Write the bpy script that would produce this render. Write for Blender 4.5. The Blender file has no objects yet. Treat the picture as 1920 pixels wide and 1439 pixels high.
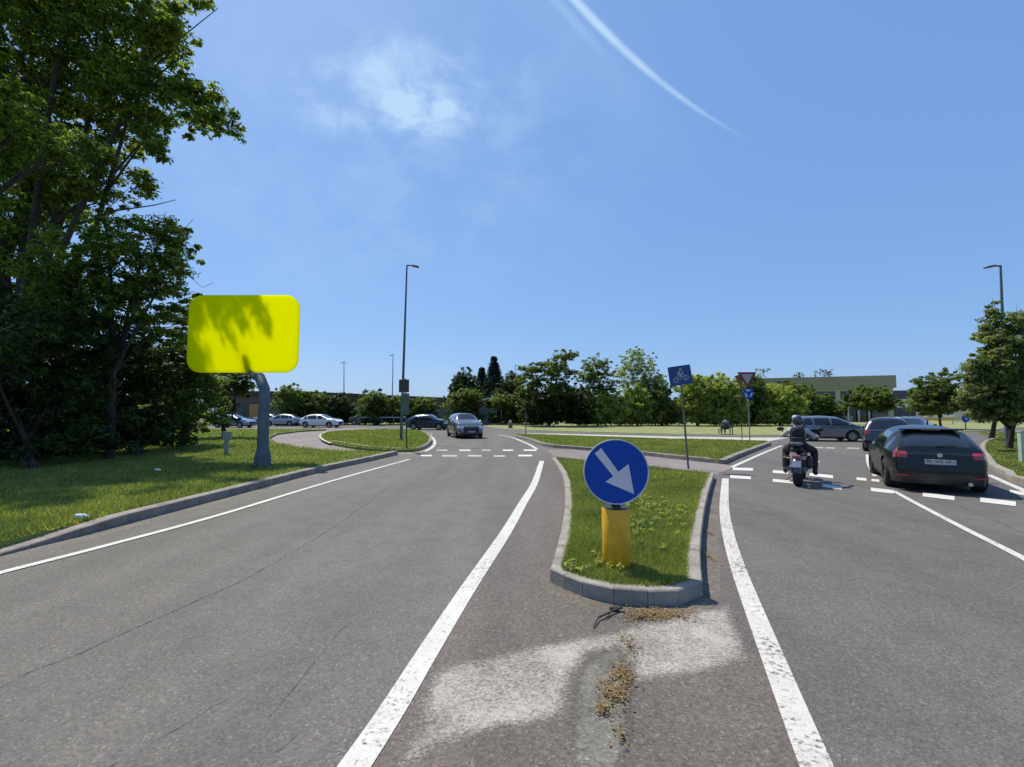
import bpy, bmesh, math, random
import numpy as np
from mathutils import Vector, Matrix
R = math.radians
SC = bpy.context.scene
COL = SC.collection
rng = np.random.default_rng(7)
random.seed(7)

# ------------------------------------------------------------------ camera, world, sun
F = 860.0; CAMH = 1.75; PITCH = math.atan(52.5/F)
cam_d = bpy.data.cameras.new('camera'); cam = bpy.data.objects.new('camera', cam_d); COL.objects.link(cam)
cam_d.sensor_width = 36; cam_d.lens = 36*F/1920; cam_d.clip_end = 20000; cam_d.clip_start = 0.05
cam.location = (0, 0, CAMH); cam.rotation_euler = (math.pi/2+PITCH, 0, 0)
SC.camera = cam
SUN_AZ = math.atan2(-0.66, 0.75)          # compass angle of the sun from +Y
SUN_EL = R(60)
sun_d = bpy.data.lights.new('sun', 'SUN'); sun_d.energy = 5.0; sun_d.angle = R(0.55); sun_d.color = (1, .93, .80)
sun = bpy.data.objects.new('sun', sun_d); COL.objects.link(sun)
sv = Vector((math.sin(SUN_AZ)*math.cos(SUN_EL), math.cos(SUN_AZ)*math.cos(SUN_EL), math.sin(SUN_EL)))
sun.rotation_euler = sv.to_track_quat('Z', 'Y').to_euler()
SC.view_settings.view_transform = 'Standard'; SC.view_settings.look = 'None'
SC.view_settings.exposure = 0.05; SC.view_settings.gamma = 1

def build_world():
    w = bpy.data.worlds.new('World'); SC.world = w; w.use_nodes = True
    nt = w.node_tree; N = nt.nodes; L = nt.links; N.clear()
    out = N.new('ShaderNodeOutputWorld'); bg = N.new('ShaderNodeBackground')
    sky = N.new('ShaderNodeTexSky'); sky.sky_type = 'NISHITA'; sky.sun_disc = False
    sky.sun_elevation = SUN_EL; sky.sun_rotation = SUN_AZ; sky.air_density = 1.0; sky.dust_density = 0.9; sky.ozone_density = 2.2
    sky.altitude = 100
    bg.inputs[1].default_value = 0.125
    tc = N.new('ShaderNodeTexCoord'); sep = N.new('ShaderNodeSeparateXYZ'); L.new(tc.outputs['Generated'], sep.inputs[0])
    def m(op, a, b=None, c=None):
        n = N.new('ShaderNodeMath'); n.operation = op
        for i, v in enumerate((a, b, c)):
            if v is None: continue
            if isinstance(v, (int, float)): n.inputs[i].default_value = v
            else: L.new(v, n.inputs[i])
        return n.outputs[0]
    def rmp(v, a, b, c=0, d=1):
        n = N.new('ShaderNodeMapRange'); n.interpolation_type = 'SMOOTHSTEP'; L.new(v, n.inputs[0])
        n.inputs[1].default_value = a; n.inputs[2].default_value = b; n.inputs[3].default_value = c; n.inputs[4].default_value = d
        return n.outputs[0]
    yy = m('MAXIMUM', sep.outputs[1], 0.02)
    u = m('DIVIDE', sep.outputs[0], yy); v = m('DIVIDE', sep.outputs[2], yy)
    front = rmp(sep.outputs[1], 0.05, 0.15)
    def gn(px, py):
        x = (px-960)/F; y = (719.5-py)/F
        c, s = math.cos(PITCH), math.sin(PITCH)
        return x/(c-y*s), (s+y*c)/(c-y*s)
    pts = np.array([gn(*p) for p in ((1078, 0), (1130, 55), (1180, 102), (1240, 155), (1290, 192), (1350, 232), (1405, 262))])
    a3, a2, a1, a0 = np.polyfit(pts[:, 0], pts[:, 1], 3)
    g = m('ADD', m('MULTIPLY', m('ADD', m('MULTIPLY', m('ADD', m('MULTIPLY', u, float(a3)), float(a2)), u), float(a1)), u), float(a0))
    nz = N.new('ShaderNodeTexNoise'); nz.inputs['Scale'].default_value = 14; nz.inputs['Detail'].default_value = 5
    L.new(tc.outputs['Generated'], nz.inputs['Vector'])
    nzo = nz.outputs[0]
    d = m('SUBTRACT', v, g)
    wid = rmp(u, pts[0, 0], pts[-1, 0], 0.026, 0.008)
    core = rmp(m('DIVIDE', m('ABSOLUTE', d), wid), 0, 1, 1, 0)
    fade = rmp(u, pts[-1, 0]-0.12, pts[-1, 0]+0.03, 1, 0)
    fade2 = rmp(u, -0.05, 0.10)
    str_ = rmp(u, pts[0, 0], pts[-1, 0], 1.5, 0.5)
    trail = m('MULTIPLY', m('MULTIPLY', m('MULTIPLY', core, fade), m('MULTIPLY', str_, fade2)), m('MULTIPLY_ADD', nzo, .7, .35))
    # second faint strand and the soft veil under the trail
    d2 = m('ADD', d, 0.055); c2 = m('MULTIPLY', rmp(m('ABSOLUTE', d2), 0, .03, .25, 0), rmp(u, .12, .27, 1, 0))
    c3 = m('MULTIPLY', rmp(m('ABSOLUTE', m('ADD', d, .10)), 0, .17, .10, 0), rmp(u, .2, .5, 1, 0))
    # cirrus wisp
    cx, cy = gn(745, 185)
    def blob(px, py, rx, ry, k=1.0):
        bx, by = gn(px, py)
        q = m('ADD', m('POWER', m('DIVIDE', m('ABSOLUTE', m('SUBTRACT', u, bx)), rx/F), 2), m('POWER', m('DIVIDE', m('ABSOLUTE', m('SUBTRACT', v, by)), ry/F), 2))
        return rmp(q, 0, 1, k, 0)
    mp = N.new('ShaderNodeMapping'); mp.inputs['Scale'].default_value = (1.7, 1.5, 2.6); mp.inputs['Rotation'].default_value = (0, .35, 0); mp.inputs['Location'].default_value = (.3, .2, .1)
    L.new(tc.outputs['Generated'], mp.inputs[0])
    nc = N.new('ShaderNodeTexNoise'); nc.inputs['Scale'].default_value = 4.2; nc.inputs['Detail'].default_value = 9; nc.inputs['Roughness'].default_value = .62; nc.inputs['Distortion'].default_value = 0.25
    L.new(mp.outputs[0], nc.inputs['Vector'])
    wisp = rmp(nc.outputs[0], .38, .70)
    bl = m('ADD', m('ADD', blob(740, 170, 230, 150, .75), blob(785, 208, 85, 70, .8)), m('ADD', blob(700, 260, 620, 400, .22), blob(900, 180, 150, 120, .2)))
    cir = m('MULTIPLY', bl, m('MULTIPLY_ADD', wisp, 1.0, .06))
    tot = m('MULTIPLY', m('MINIMUM', m('ADD', m('ADD', trail, m('ADD', c2, c3)), cir), 1.0), front)
    mix = N.new('ShaderNodeMix'); mix.data_type = 'RGBA'
    L.new(m('MULTIPLY', tot, .72), mix.inputs[0])
    sc_ = N.new('ShaderNodeVectorMath'); sc_.operation = 'MULTIPLY_ADD'; L.new(sky.outputs[0], sc_.inputs[0])
    sc_.inputs[1].default_value = (.40, .42, .42); sc_.inputs[2].default_value = (.90, 1.90, 4.05)
    L.new(sc_.outputs[0], mix.inputs[6]); mix.inputs[7].default_value = (4.6, 6.3, 8.0, 1)
    L.new(mix.outputs[2], bg.inputs[0]); L.new(bg.outputs[0], out.inputs[0])
build_world()

# ------------------------------------------------------------------ pixel -> world helpers (used only to measure the site)
_c, _s = math.cos(PITCH), math.sin(PITCH)
def ray(px, py):
    x = (px-960)/F; y = (719.5-py)/F
    return Vector((x, _c-y*_s, _s+y*_c))
def G(px, py, z=0.0):
    r = ray(px, py); t = (z-CAMH)/r.z
    return Vector((r.x*t, r.y*t, z))
def _D(px, py, Y): return D_base(px, py, Y)
def D(px, py, Y):
    r = ray(px, py); t = Y/r.y
    return Vector((r.x*t, Y, CAMH+r.z*t))

D_base = D
# ------------------------------------------------------------------ materials
MATS = {}
def _noise(nt, scale, detail=3, rough=.5, coord='Object', dist=0):
    tc = nt.nodes.new('ShaderNodeTexCoord'); n = nt.nodes.new('ShaderNodeTexNoise')
    n.inputs['Scale'].default_value = scale; n.inputs['Detail'].default_value = detail; n.inputs['Roughness'].default_value = rough
    n.inputs['Distortion'].default_value = dist
    nt.links.new(tc.outputs[coord], n.inputs['Vector']); return n.outputs[0]
def _ramp(nt, fac, stops):
    r = nt.nodes.new('ShaderNodeValToRGB'); e = r.color_ramp.elements
    while len(e) < len(stops): e.new(.5)
    for i, (p, c) in enumerate(stops):
        e[i].position = p; e[i].color = (*c, 1) if len(c) == 3 else c
    nt.links.new(fac, r.inputs[0]); return r.outputs[0]
def _mixc(nt, fac, a, b, mode='MIX'):
    n = nt.nodes.new('ShaderNodeMix'); n.data_type = 'RGBA'; n.blend_type = mode
    if isinstance(fac, float): n.inputs[0].default_value = fac
    else: nt.links.new(fac, n.inputs[0])
    for i, v in ((6, a), (7, b)):
        if isinstance(v, tuple): n.inputs[i].default_value = (*v, 1)
        else: nt.links.new(v, n.inputs[i])
    return n.outputs[2]
def _bump(nt, h, strength, dist=.01):
    b = nt.nodes.new('ShaderNodeBump'); b.inputs['Strength'].default_value = strength; b.inputs['Distance'].default_value = dist
    nt.links.new(h, b.inputs['Height']); return b.outputs[0]
def mat(name, col, rough=.6, metal=0.0, amp=.15, scale=4.0, bump=0.0, bscale=60., coat=0.0, emit=None, spec=.5):
    if name in MATS: return MATS[name]
    m = bpy.data.materials.new(name); m.use_nodes = True; nt = m.node_tree; b = nt.nodes['Principled BSDF']
    lo = tuple(c*(1-amp) for c in col); hi = tuple(min(1, c*(1+amp)) for c in col)
    c = _ramp(nt, _noise(nt, scale, 5, .6), [(.3, lo), (.7, hi)])
    nt.links.new(c, b.inputs['Base Color'])
    b.inputs['Roughness'].default_value = rough; b.inputs['Metallic'].default_value = metal
    b.inputs['Coat Weight'].default_value = coat; b.inputs['Coat Roughness'].default_value = .06
    b.inputs['Specular IOR Level'].default_value = spec
    if bump: nt.links.new(_bump(nt, _noise(nt, bscale, 3), bump), b.inputs['Normal'])
    if emit: b.inputs['Emission Color'].default_value = (*col, 1); b.inputs['Emission Strength'].default_value = emit
    MATS[name] = m; return m
def asphalt(name, base, tint, grain=.5, patch=.25):
    m = bpy.data.materials.new(name); m.use_nodes = True; nt = m.node_tree; b = nt.nodes['Principled BSDF']
    big = _noise(nt, .22, 5, .6, dist=.6)
    c0 = _mixc(nt, _ramp(nt, big, [(.38, (0, 0, 0)), (.62, (1, 1, 1))]), base, tint)
    mid = _ramp(nt, _noise(nt, 2.3, 6, .7), [(.3, (1-patch*.6,)*3), (.7, (1+patch*.4,)*3)])
    c1 = _mixc(nt, 1.0, c0, mid, 'MULTIPLY')
    vo = nt.nodes.new('ShaderNodeTexVoronoi'); vo.inputs['Scale'].default_value = 75
    tc = nt.nodes.new('ShaderNodeTexCoord'); nt.links.new(tc.outputs['Object'], vo.inputs['Vector'])
    sep = nt.nodes.new('ShaderNodeSeparateColor'); nt.links.new(vo.outputs['Color'], sep.inputs[0])
    gr = _ramp(nt, sep.outputs[0], [(0, (1-grain,)*3), (.55, (1.0,)*3), (.93, (1+grain*.5,)*3), (1., (1+grain*2.2,)*3)])
    c2 = _mixc(nt, 1.0, c1, gr, 'MULTIPLY')
    fn = _ramp(nt, _noise(nt, 28, 4, .8), [(.25, (.82,)*3), (.75, (1.17,)*3)])
    c3 = _mixc(nt, 1.0, c2, fn, 'MULTIPLY')
    mp = nt.nodes.new('ShaderNodeMapping'); mp.inputs['Scale'].default_value = (1.1, .10, 1); mp.inputs['Rotation'].default_value = (0, 0, .12)
    nt.links.new(tc.outputs['Object'], mp.inputs[0]); sn = nt.nodes.new('ShaderNodeTexNoise'); sn.inputs['Scale'].default_value = 1.0; sn.inputs['Detail'].default_value = 5
    nt.links.new(mp.outputs[0], sn.inputs['Vector'])
    c3 = _mixc(nt, 1.0, c3, _ramp(nt, sn.outputs[0], [(.34, (.86,)*3), (.64, (1.09,)*3)]), 'MULTIPLY')
    nt.links.new(c3, b.inputs['Base Color']); b.inputs['Roughness'].default_value = .78; b.inputs['Specular IOR Level'].default_value = .35
    nt.links.new(_bump(nt, vo.outputs['Distance'], .5, .006), b.inputs['Normal'])
    return m
def paint(name, col, wear=.42, soft=.08, scale=38, big=0.0):
    m = bpy.data.materials.new(name); m.use_nodes = True; nt = m.node_tree; b = nt.nodes['Principled BSDF']
    out = nt.nodes['Material Output']
    c = _ramp(nt, _noise(nt, 3.0, 6, .7), [(.3, tuple(x*.80 for x in col)), (.7, col)])
    c = _mixc(nt, 1.0, c, _ramp(nt, _noise(nt, 70, 3, .8), [(.3, (.82,)*3), (.6, (1.05,)*3)]), 'MULTIPLY')
    nt.links.new(c, b.inputs['Base Color']); b.inputs['Roughness'].default_value = .7
    tr = nt.nodes.new('ShaderNodeBsdfTransparent'); mx = nt.nodes.new('ShaderNodeMixShader')
    n1 = _noise(nt, scale, 6, .75)
    if big:
        n2 = _noise(nt, 1.6, 4, .6)
        mm = nt.nodes.new('ShaderNodeMath'); mm.operation = 'MULTIPLY_ADD'; nt.links.new(n2, mm.inputs[0]); mm.inputs[1].default_value = big; nt.links.new(n1, mm.inputs[2])
        mm2 = nt.nodes.new('ShaderNodeMath'); mm2.operation = 'SUBTRACT'; nt.links.new(mm.outputs[0], mm2.inputs[0]); mm2.inputs[1].default_value = big*.5; n1 = mm2.outputs[0]
    f = _ramp(nt, n1, [(wear-soft, (0, 0, 0)), (wear+soft, (1, 1, 1))])
    nt.links.new(f, mx.inputs[0]); nt.links.new(tr.outputs[0], mx.inputs[1]); nt.links.new(b.outputs[0], mx.inputs[2]); nt.links.new(mx.outputs[0], out.inputs[0])
    return m
def covered(m, base_shader, k, wear, soft, scale, big):
    # paint or patch whose 'cover' attribute fades out at its worn rim
    nt = m.node_tree; out = nt.nodes['Material Output']; at = nt.nodes.new('ShaderNodeAttribute'); at.attribute_name = 'cover'
    n1 = _noise(nt, scale, 6, .75); n2 = _noise(nt, 1.7, 5, .6)
    def mm(op, a, b_, c=None):
        q = nt.nodes.new('ShaderNodeMath'); q.operation = op
        for i, v in enumerate((a, b_, c)):
            if v is None: continue
            if isinstance(v, (int, float)): q.inputs[i].default_value = v
            else: nt.links.new(v, q.inputs[i])
        return q.outputs[0]
    v = mm('MULTIPLY_ADD', mm('SUBTRACT', n2, .5), big, n1)
    v = mm('MULTIPLY_ADD', mm('SUBTRACT', at.outputs['Fac'], 1), k, v)
    f = _ramp(nt, v, [(max(0, wear-soft), (0, 0, 0)), (min(1, wear+soft), (1, 1, 1))])
    tr = nt.nodes.new('ShaderNodeBsdfTransparent'); mx = nt.nodes.new('ShaderNodeMixShader'); nt.links.new(f, mx.inputs[0]); nt.links.new(tr.outputs[0], mx.inputs[1]); nt.links.new(base_shader, mx.inputs[2]); nt.links.new(mx.outputs[0], out.inputs[0])
def leafmat(name, cols, trans=.35, rough=.55):
    m = bpy.data.materials.new(name); m.use_nodes = True; nt = m.node_tree; b = nt.nodes['Principled BSDF']; out = nt.nodes['Material Output']
    g = nt.nodes.new('ShaderNodeNewGeometry')
    c = _ramp(nt, g.outputs['Random Per Island'], [(i/(len(cols)-1), k) for i, k in enumerate(cols)])
    c = _mixc(nt, 1.0, c, _ramp(nt, _noise(nt, .9, 3), [(.35, (.72, .78, .8)), (.65, (1.2, 1.12, 1.0))]), 'MULTIPLY')
    nt.links.new(c, b.inputs['Base Color']); b.inputs['Roughness'].default_value = rough; b.inputs['Specular IOR Level'].default_value = .3
    t = nt.nodes.new('ShaderNodeBsdfTranslucent'); c2 = _mixc(nt, 1.0, c, (1.25, 1.45, .55), 'MULTIPLY'); nt.links.new(c2, t.inputs[0])
    mx = nt.nodes.new('ShaderNodeMixShader'); mx.inputs[0].default_value = trans
    nt.links.new(b.outputs[0], mx.inputs[1]); nt.links.new(t.outputs[0], mx.inputs[2]); nt.links.new(mx.outputs[0], out.inputs[0])
    return m

M_road = asphalt('road_asphalt', (.124, .114, .100), (.136, .124, .109), .28, .25)
M_med = asphalt('median_asphalt', (.138, .113, .098), (.129, .111, .097), .34, .2)
M_path = asphalt('path_asphalt', (.21, .175, .165), (.23, .195, .185), .3)
M_strip = asphalt('repair_concrete', (.190, .178, .148), (.168, .158, .132), .3, .5)
M_line = paint('line_paint', (.64, .615, .56), .37, .08, 30, .3)
M_line_w = paint('worn_line_paint', (.62, .59, .53), .40, .07, 26, .35)
M_dash = paint('dash_paint', (.68, .66, .61), .36, .06)
M_dashw = paint('worn_dash_paint', (.66, .65, .62), .47, .08)
M_hatch = mat('worn_hatch_paint', (.38, .35, .31), .8, amp=.12, scale=9); covered(M_hatch, M_hatch.node_tree.nodes['Principled BSDF'].outputs[0], .24, .43, .16, 48, .62)
M_crack = paint('crack', (.095, .09, .082), .52, .12, 9)
covered(M_strip, M_strip.node_tree.nodes['Principled BSDF'].outputs[0], .55, .30, .14, 20, .25)
M_kerb = mat('kerb_stone', (.27, .245, .205), .85, amp=.28, scale=5, bump=.5, bscale=45)
M_kerb2 = mat('old_kerb_stone', (.24, .21, .18), .9, amp=.35, scale=4, bump=.6, bscale=35)
M_edge = mat('path_edging_stone', (.45, .43, .36), .85, amp=.15)
M_soil = mat('soil_under_grass', (.10, .125, .03), .95, amp=.35, scale=3, bump=.6, bscale=30)
M_far = mat('far_ground', (.14, .16, .06), .95, amp=.25, scale=.4)
M_dry = mat('dry_lawn', (.22, .235, .085), .95, amp=.22, scale=.9, bump=.5, bscale=14)
M_lawn = mat('lawn', (.16, .205, .045), .95, amp=.35, scale=1.3, bump=.6, bscale=18)
M_grass = leafmat('grass_blades', [(.10, .13, .026), (.16, .20, .042), (.22, .265, .062), (.29, .31, .095), (.42, .38, .20)], .4)
M_grass2 = leafmat('verge_grass_blades', [(.10, .13, .032), (.15, .19, .045), (.21, .25, .065), (.29, .305, .10), (.42, .38, .20)], .4)
M_grass3 = leafmat('dry_grass_blades', [(.18, .20, .07), (.24, .24, .09), (.30, .28, .12)], .3)
M_debris = leafmat('dry_leaves', [(.12, .07, .03), (.24, .16, .07), (.36, .27, .13), (.18, .11, .05)], .15, .8)
LM = {
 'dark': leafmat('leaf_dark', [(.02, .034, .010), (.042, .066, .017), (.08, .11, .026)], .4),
 'near': leafmat('leaf_near', [(.04, .06, .016), (.10, .14, .026), (.19, .235, .04), (.33, .35, .07)], .55),
 'mid': leafmat('leaf_mid', [(.055, .085, .026), (.13, .17, .045), (.23, .265, .075)], .52),
 'bright': leafmat('leaf_bright', [(.22, .26, .07), (.35, .39, .11), (.46, .48, .16)], .55),
 'silver': leafmat('leaf_silver', [(.20, .24, .13), (.30, .34, .20), (.40, .43, .28)], .5),
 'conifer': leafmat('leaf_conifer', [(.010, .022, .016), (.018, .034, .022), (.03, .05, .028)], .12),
 'broad': leafmat('leaf_broad', [(.08, .11, .038), (.15, .185, .065), (.22, .255, .10), (.34, .36, .19)], .42),
}
M_bark = mat('bark', (.042, .034, .027), .95, amp=.4, scale=9, bump=.9, bscale=22)
M_twig = mat('twig_bark', (.11, .09, .07), .95, amp=.3, scale=9)
M_galv = mat('galvanised_steel', (.27, .30, .31), .5, .35, amp=.2, scale=3)
M_pole = mat('painted_pole', (.085, .105, .12), .5, .3, amp=.15)
M_dkpole = mat('dark_pole', (.05, .055, .055), .6, .1)
M_black = mat('black_plastic', (.018, .018, .02), .55)
M_rubber = mat('tyre_rubber', (.018, .018, .018), .85)
M_alloy = mat('alloy_rim', (.42, .43, .45), .3, .8)
M_dkalloy = mat('dark_alloy_rim', (.12, .12, .13), .35, .7)
M_chrome = mat('chrome', (.7, .7, .72), .12, 1.0, amp=.03)
M_glass = mat('tinted_glass', (.012, .015, .018), .04, 0, amp=.1, coat=.6)
M_lamp = mat('lamp_lens', (.62, .65, .68), .08, .1, coat=1)
M_red = mat('tail_lamp_red', (.26, .010, .010), .15, coat=1)
M_plate = mat('plate_white', (.34, .35, .38), .4)
M_blue = mat('sign_blue', (.004, .060, .36), .5, amp=.06, spec=.25)
M_white = mat('sign_white', (.60, .60, .63), .35, amp=.06)
M_bollard = mat('bollard_yellow', (.68, .36, .012), .5, amp=.22, scale=7)
M_skin = mat('skin', (.45, .27, .19), .6)
M_concrete = mat('concrete', (.42, .40, .35), .9, amp=.15)

# ------------------------------------------------------------------ object helpers
def link(o, parent=None):
    COL.objects.link(o)
    if parent: o.parent = parent
    return o
def tag(o, label=None, cat=None, group=None, kind=None):
    if label: o['label'] = label
    if cat: o['category'] = cat
    if group: o['group'] = group
    if kind: o['kind'] = kind
    return o
def thing(name, label, cat, loc=(0, 0, 0), rz=0.0, group=None):
    o = bpy.data.objects.new(name, None); o.empty_display_size = .3; link(o)
    o.location = loc; o.rotation_euler = (0, 0, rz); return tag(o, label, cat, group)
def copy_tree(o, parent=None):
    c = o.copy(); link(c)
    if parent: c.parent = parent
    for ch in list(o.children): copy_tree(ch, c)
    return c
class MB:
    def __init__(s): s.v = []; s.f = []
    def add(s, vs, fs):
        o = len(s.v); s.v += [tuple(v) for v in vs]; s.f += [tuple(i+o for i in f) for f in fs]; return s
    def box(s, c, d, rot=None, bev=0.0):
        hx, hy, hz = d[0]/2, d[1]/2, d[2]/2
        if bev > 0:
            vs = []
            for z, k in ((-hz, 1), (-hz+bev, 0), (hz-bev, 0), (hz, 1)):
                i = bev if k else 0
                for x, y in ((-hx+i+bev*(1-k)*0, -hy+i+bev), (-hx+i+bev, -hy+i), (hx-i-bev, -hy+i), (hx-i, -hy+i+bev), (hx-i, hy-i-bev), (hx-i-bev, hy-i), (-hx+i+bev, hy-i), (-hx+i, hy-i-bev)):
                    vs.append((x, y, z))
            fs = [tuple(reversed(range(8))), tuple(range(24, 32))]
            for r in range(3):
                for j in range(8): fs.append((r*8+j, r*8+(j+1) % 8, (r+1)*8+(j+1) % 8, (r+1)*8+j))
        else:
            vs = [(x, y, z) for z in (-hz, hz) for x, y in ((-hx, -hy), (hx, -hy), (hx, hy), (-hx, hy))]
            fs = [(3, 2, 1, 0), (4, 5, 6, 7), (0, 1, 5, 4), (1, 2, 6, 5), (2, 3, 7, 6), (3, 0, 4, 7)]
        c = Vector(c)
        vs = [((rot @ Vector(v)) if rot else Vector(v))+c for v in vs]
        return s.add(vs, fs)
    def tube(s, pts, rad, n=10, cap=True):
        pts = [Vector(p) for p in pts]
        if not isinstance(rad, (list, tuple)): rad = [rad]*len(pts)
        vs = []; fs = []; pu = None
        for i, p in enumerate(pts):
            t = (pts[min(i+1, len(pts)-1)]-pts[max(i-1, 0)])
            t = t.normalized() if t.length > 1e-9 else Vector((0, 0, 1))
            if pu is None:
                pu = t.orthogonal().normalized()
            pu = (pu-t*pu.dot(t)); pu = pu.normalized() if pu.length > 1e-6 else t.orthogonal().normalized()
            w = t.cross(pu)
            for k in range(n):
                a = 2*math.pi*k/n; vs.append(p+(pu*math.cos(a)+w*math.sin(a))*rad[i])
        for i in range(len(pts)-1):
            for k in range(n): fs.append((i*n+k, i*n+(k+1) % n, (i+1)*n+(k+1) % n, (i+1)*n+k))
        if cap: fs += [tuple(reversed(range(n))), tuple(range((len(pts)-1)*n, len(pts)*n))]
        return s.add(vs, fs)
    def lathe(s, prof, n=32, c=(0, 0, 0), axis='Z', closed=False):
        vs = []; fs = []; c = Vector(c)
        for r, h in prof:
            for k in range(n):
                a = 2*math.pi*k/n
                p = (r*math.cos(a), r*math.sin(a), h) if axis == 'Z' else (r*math.cos(a), h, r*math.sin(a)) if axis == 'Y' else (h, r*math.cos(a), r*math.sin(a))
                vs.append(Vector(p)+c)
        m = len(prof)
        for i in range(m if closed else m-1):
            j = (i+1) % m
            for k in range(n): fs.append((i*n+k, i*n+(k+1) % n, j*n+(k+1) % n, j*n+k))
        if not closed: fs += [tuple(reversed(range(n))), tuple(range((m-1)*n, m*n))]
        return s.add(vs, fs)
    def ball(s, c, r, n=14, m=9):
        if not isinstance(r, (tuple, list)): r = (r, r, r)
        vs = []; fs = []
        for i in range(m+1):
            th = math.pi*i/m
            for k in range(n):
                a = 2*math.pi*k/n; vs.append((c[0]+r[0]*math.sin(th)*math.cos(a), c[1]+r[1]*math.sin(th)*math.sin(a), c[2]+r[2]*math.cos(th)))
        for i in range(m):
            for k in range(n): fs.append((i*n+k, (i+1)*n+k, (i+1)*n+(k+1) % n, i*n+(k+1) % n))
        return s.add(vs, fs)
    def prism(s, poly, z0, z1):
        n = len(poly); vs = [(p[0], p[1], z0) for p in poly]+[(p[0], p[1], z1) for p in poly]
        fs = [tuple(range(n, 2*n))]+[(i, (i+1) % n, n+(i+1) % n, n+i) for i in range(n)]
        return s.add(vs, fs)
    def slab(s, poly2, o, ux, uy, th):
        """flat outline poly2 in plane (o,ux,uy) with thickness th along -normal"""
        o = Vector(o); ux = Vector(ux); uy = Vector(uy); n = ux.cross(uy).normalized(); k = len(poly2)
        a = [o+ux*p[0]+uy*p[1] for p in poly2]; b = [v-n*th for v in a]
        return s.add(a+b, [tuple(range(k)), tuple(reversed(range(k, 2*k)))]+[(k+i, k+(i+1) % k, (i+1) % k, i) for i in range(k)])
    def build(s, name, m, parent=None, smooth=False, tri=False):
        me = bpy.data.meshes.new(name); me.from_pydata(s.v, [], s.f); me.materials.append(m)
        bm = bmesh.new(); bm.from_mesh(me)
        if tri: bmesh.ops.triangulate(bm, faces=[f for f in bm.faces if len(f.verts) > 4])
        bmesh.ops.recalc_face_normals(bm, faces=bm.faces); bm.to_mesh(me); bm.free()
        if smooth:
            me.polygons.foreach_set('use_smooth', [True]*len(me.polygons))
            try: me.set_sharp_from_angle(angle=R(40))
            except Exception: pass
        return link(bpy.data.objects.new(name, me), parent)
def sheet(name, poly, z, m, kind='structure'):
    me = bpy.data.meshes.new(name); bm = bmesh.new()
    vs = [bm.verts.new((p[0], p[1], z)) for p in poly]; f = bm.faces.new(vs)
    if f.normal.z < 0: f.normal_flip()
    bmesh.ops.triangulate(bm, faces=bm.faces[:]); bmesh.ops.recalc_face_normals(bm, faces=bm.faces)
    if bm.faces and bm.faces[:][0].normal.z < 0: bmesh.ops.reverse_faces(bm, faces=bm.faces[:])
    bm.to_mesh(me); bm.free(); me.materials.append(m)
    o = link(bpy.data.objects.new(name, me)); o['kind'] = kind; return o
def raised(name, poly, z0, z1, m):
    o = MB().prism(poly, z0, z1).build(name, m, tri=True); o['kind'] = 'structure'; return o
def smooth_line(pts, step=.25):
    """Catmull-Rom through 2D points"""
    P = [Vector((p[0], p[1])) for p in pts]; P = [P[0]*2-P[1]]+P+[P[-1]*2-P[-2]]; out = []
    for i in range(1, len(P)-2):
        n = max(2, int((P[i+1]-P[i]).length/step))
        for k in range(n):
            t = k/n; a, b, c, d = P[i-1:i+3]
            out.append(.5*((2*b)+(c-a)*t+(2*a-5*b+4*c-d)*t*t+(3*b-a-3*c+d)*t**3))
    out.append(P[-2]); return out
def ribbon_pts(line, w0, w1=None, off=0.0):
    w1 = w0 if w1 is None else w1; L = []; Rr = []
    n = len(line)
    for i, p in enumerate(line):
        t = (line[min(i+1, n-1)]-line[max(i-1, 0)]).normalized(); nn = Vector((-t.y, t.x)); w = (w0+(w1-w0)*i/(n-1))/2
        L.append(p+nn*(off+w)); Rr.append(p+nn*(off-w))
    return L, Rr
def ribbon(mb, line, w0, z, w1=None, jit=0.0):
    L, Rr = ribbon_pts(line, w0, w1); n = len(L)
    j = lambda: random.uniform(-jit, jit)
    mb.add([(p.x+j(), p.y+j(), z) for p in L]+[(p.x+j(), p.y+j(), z) for p in Rr], [(n+i, n+i+1, i+1, i) for i in range(n-1)])
    return mb
def gl(pxs, z=0.0): return [G(x, y, z) for x, y in pxs]
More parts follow.
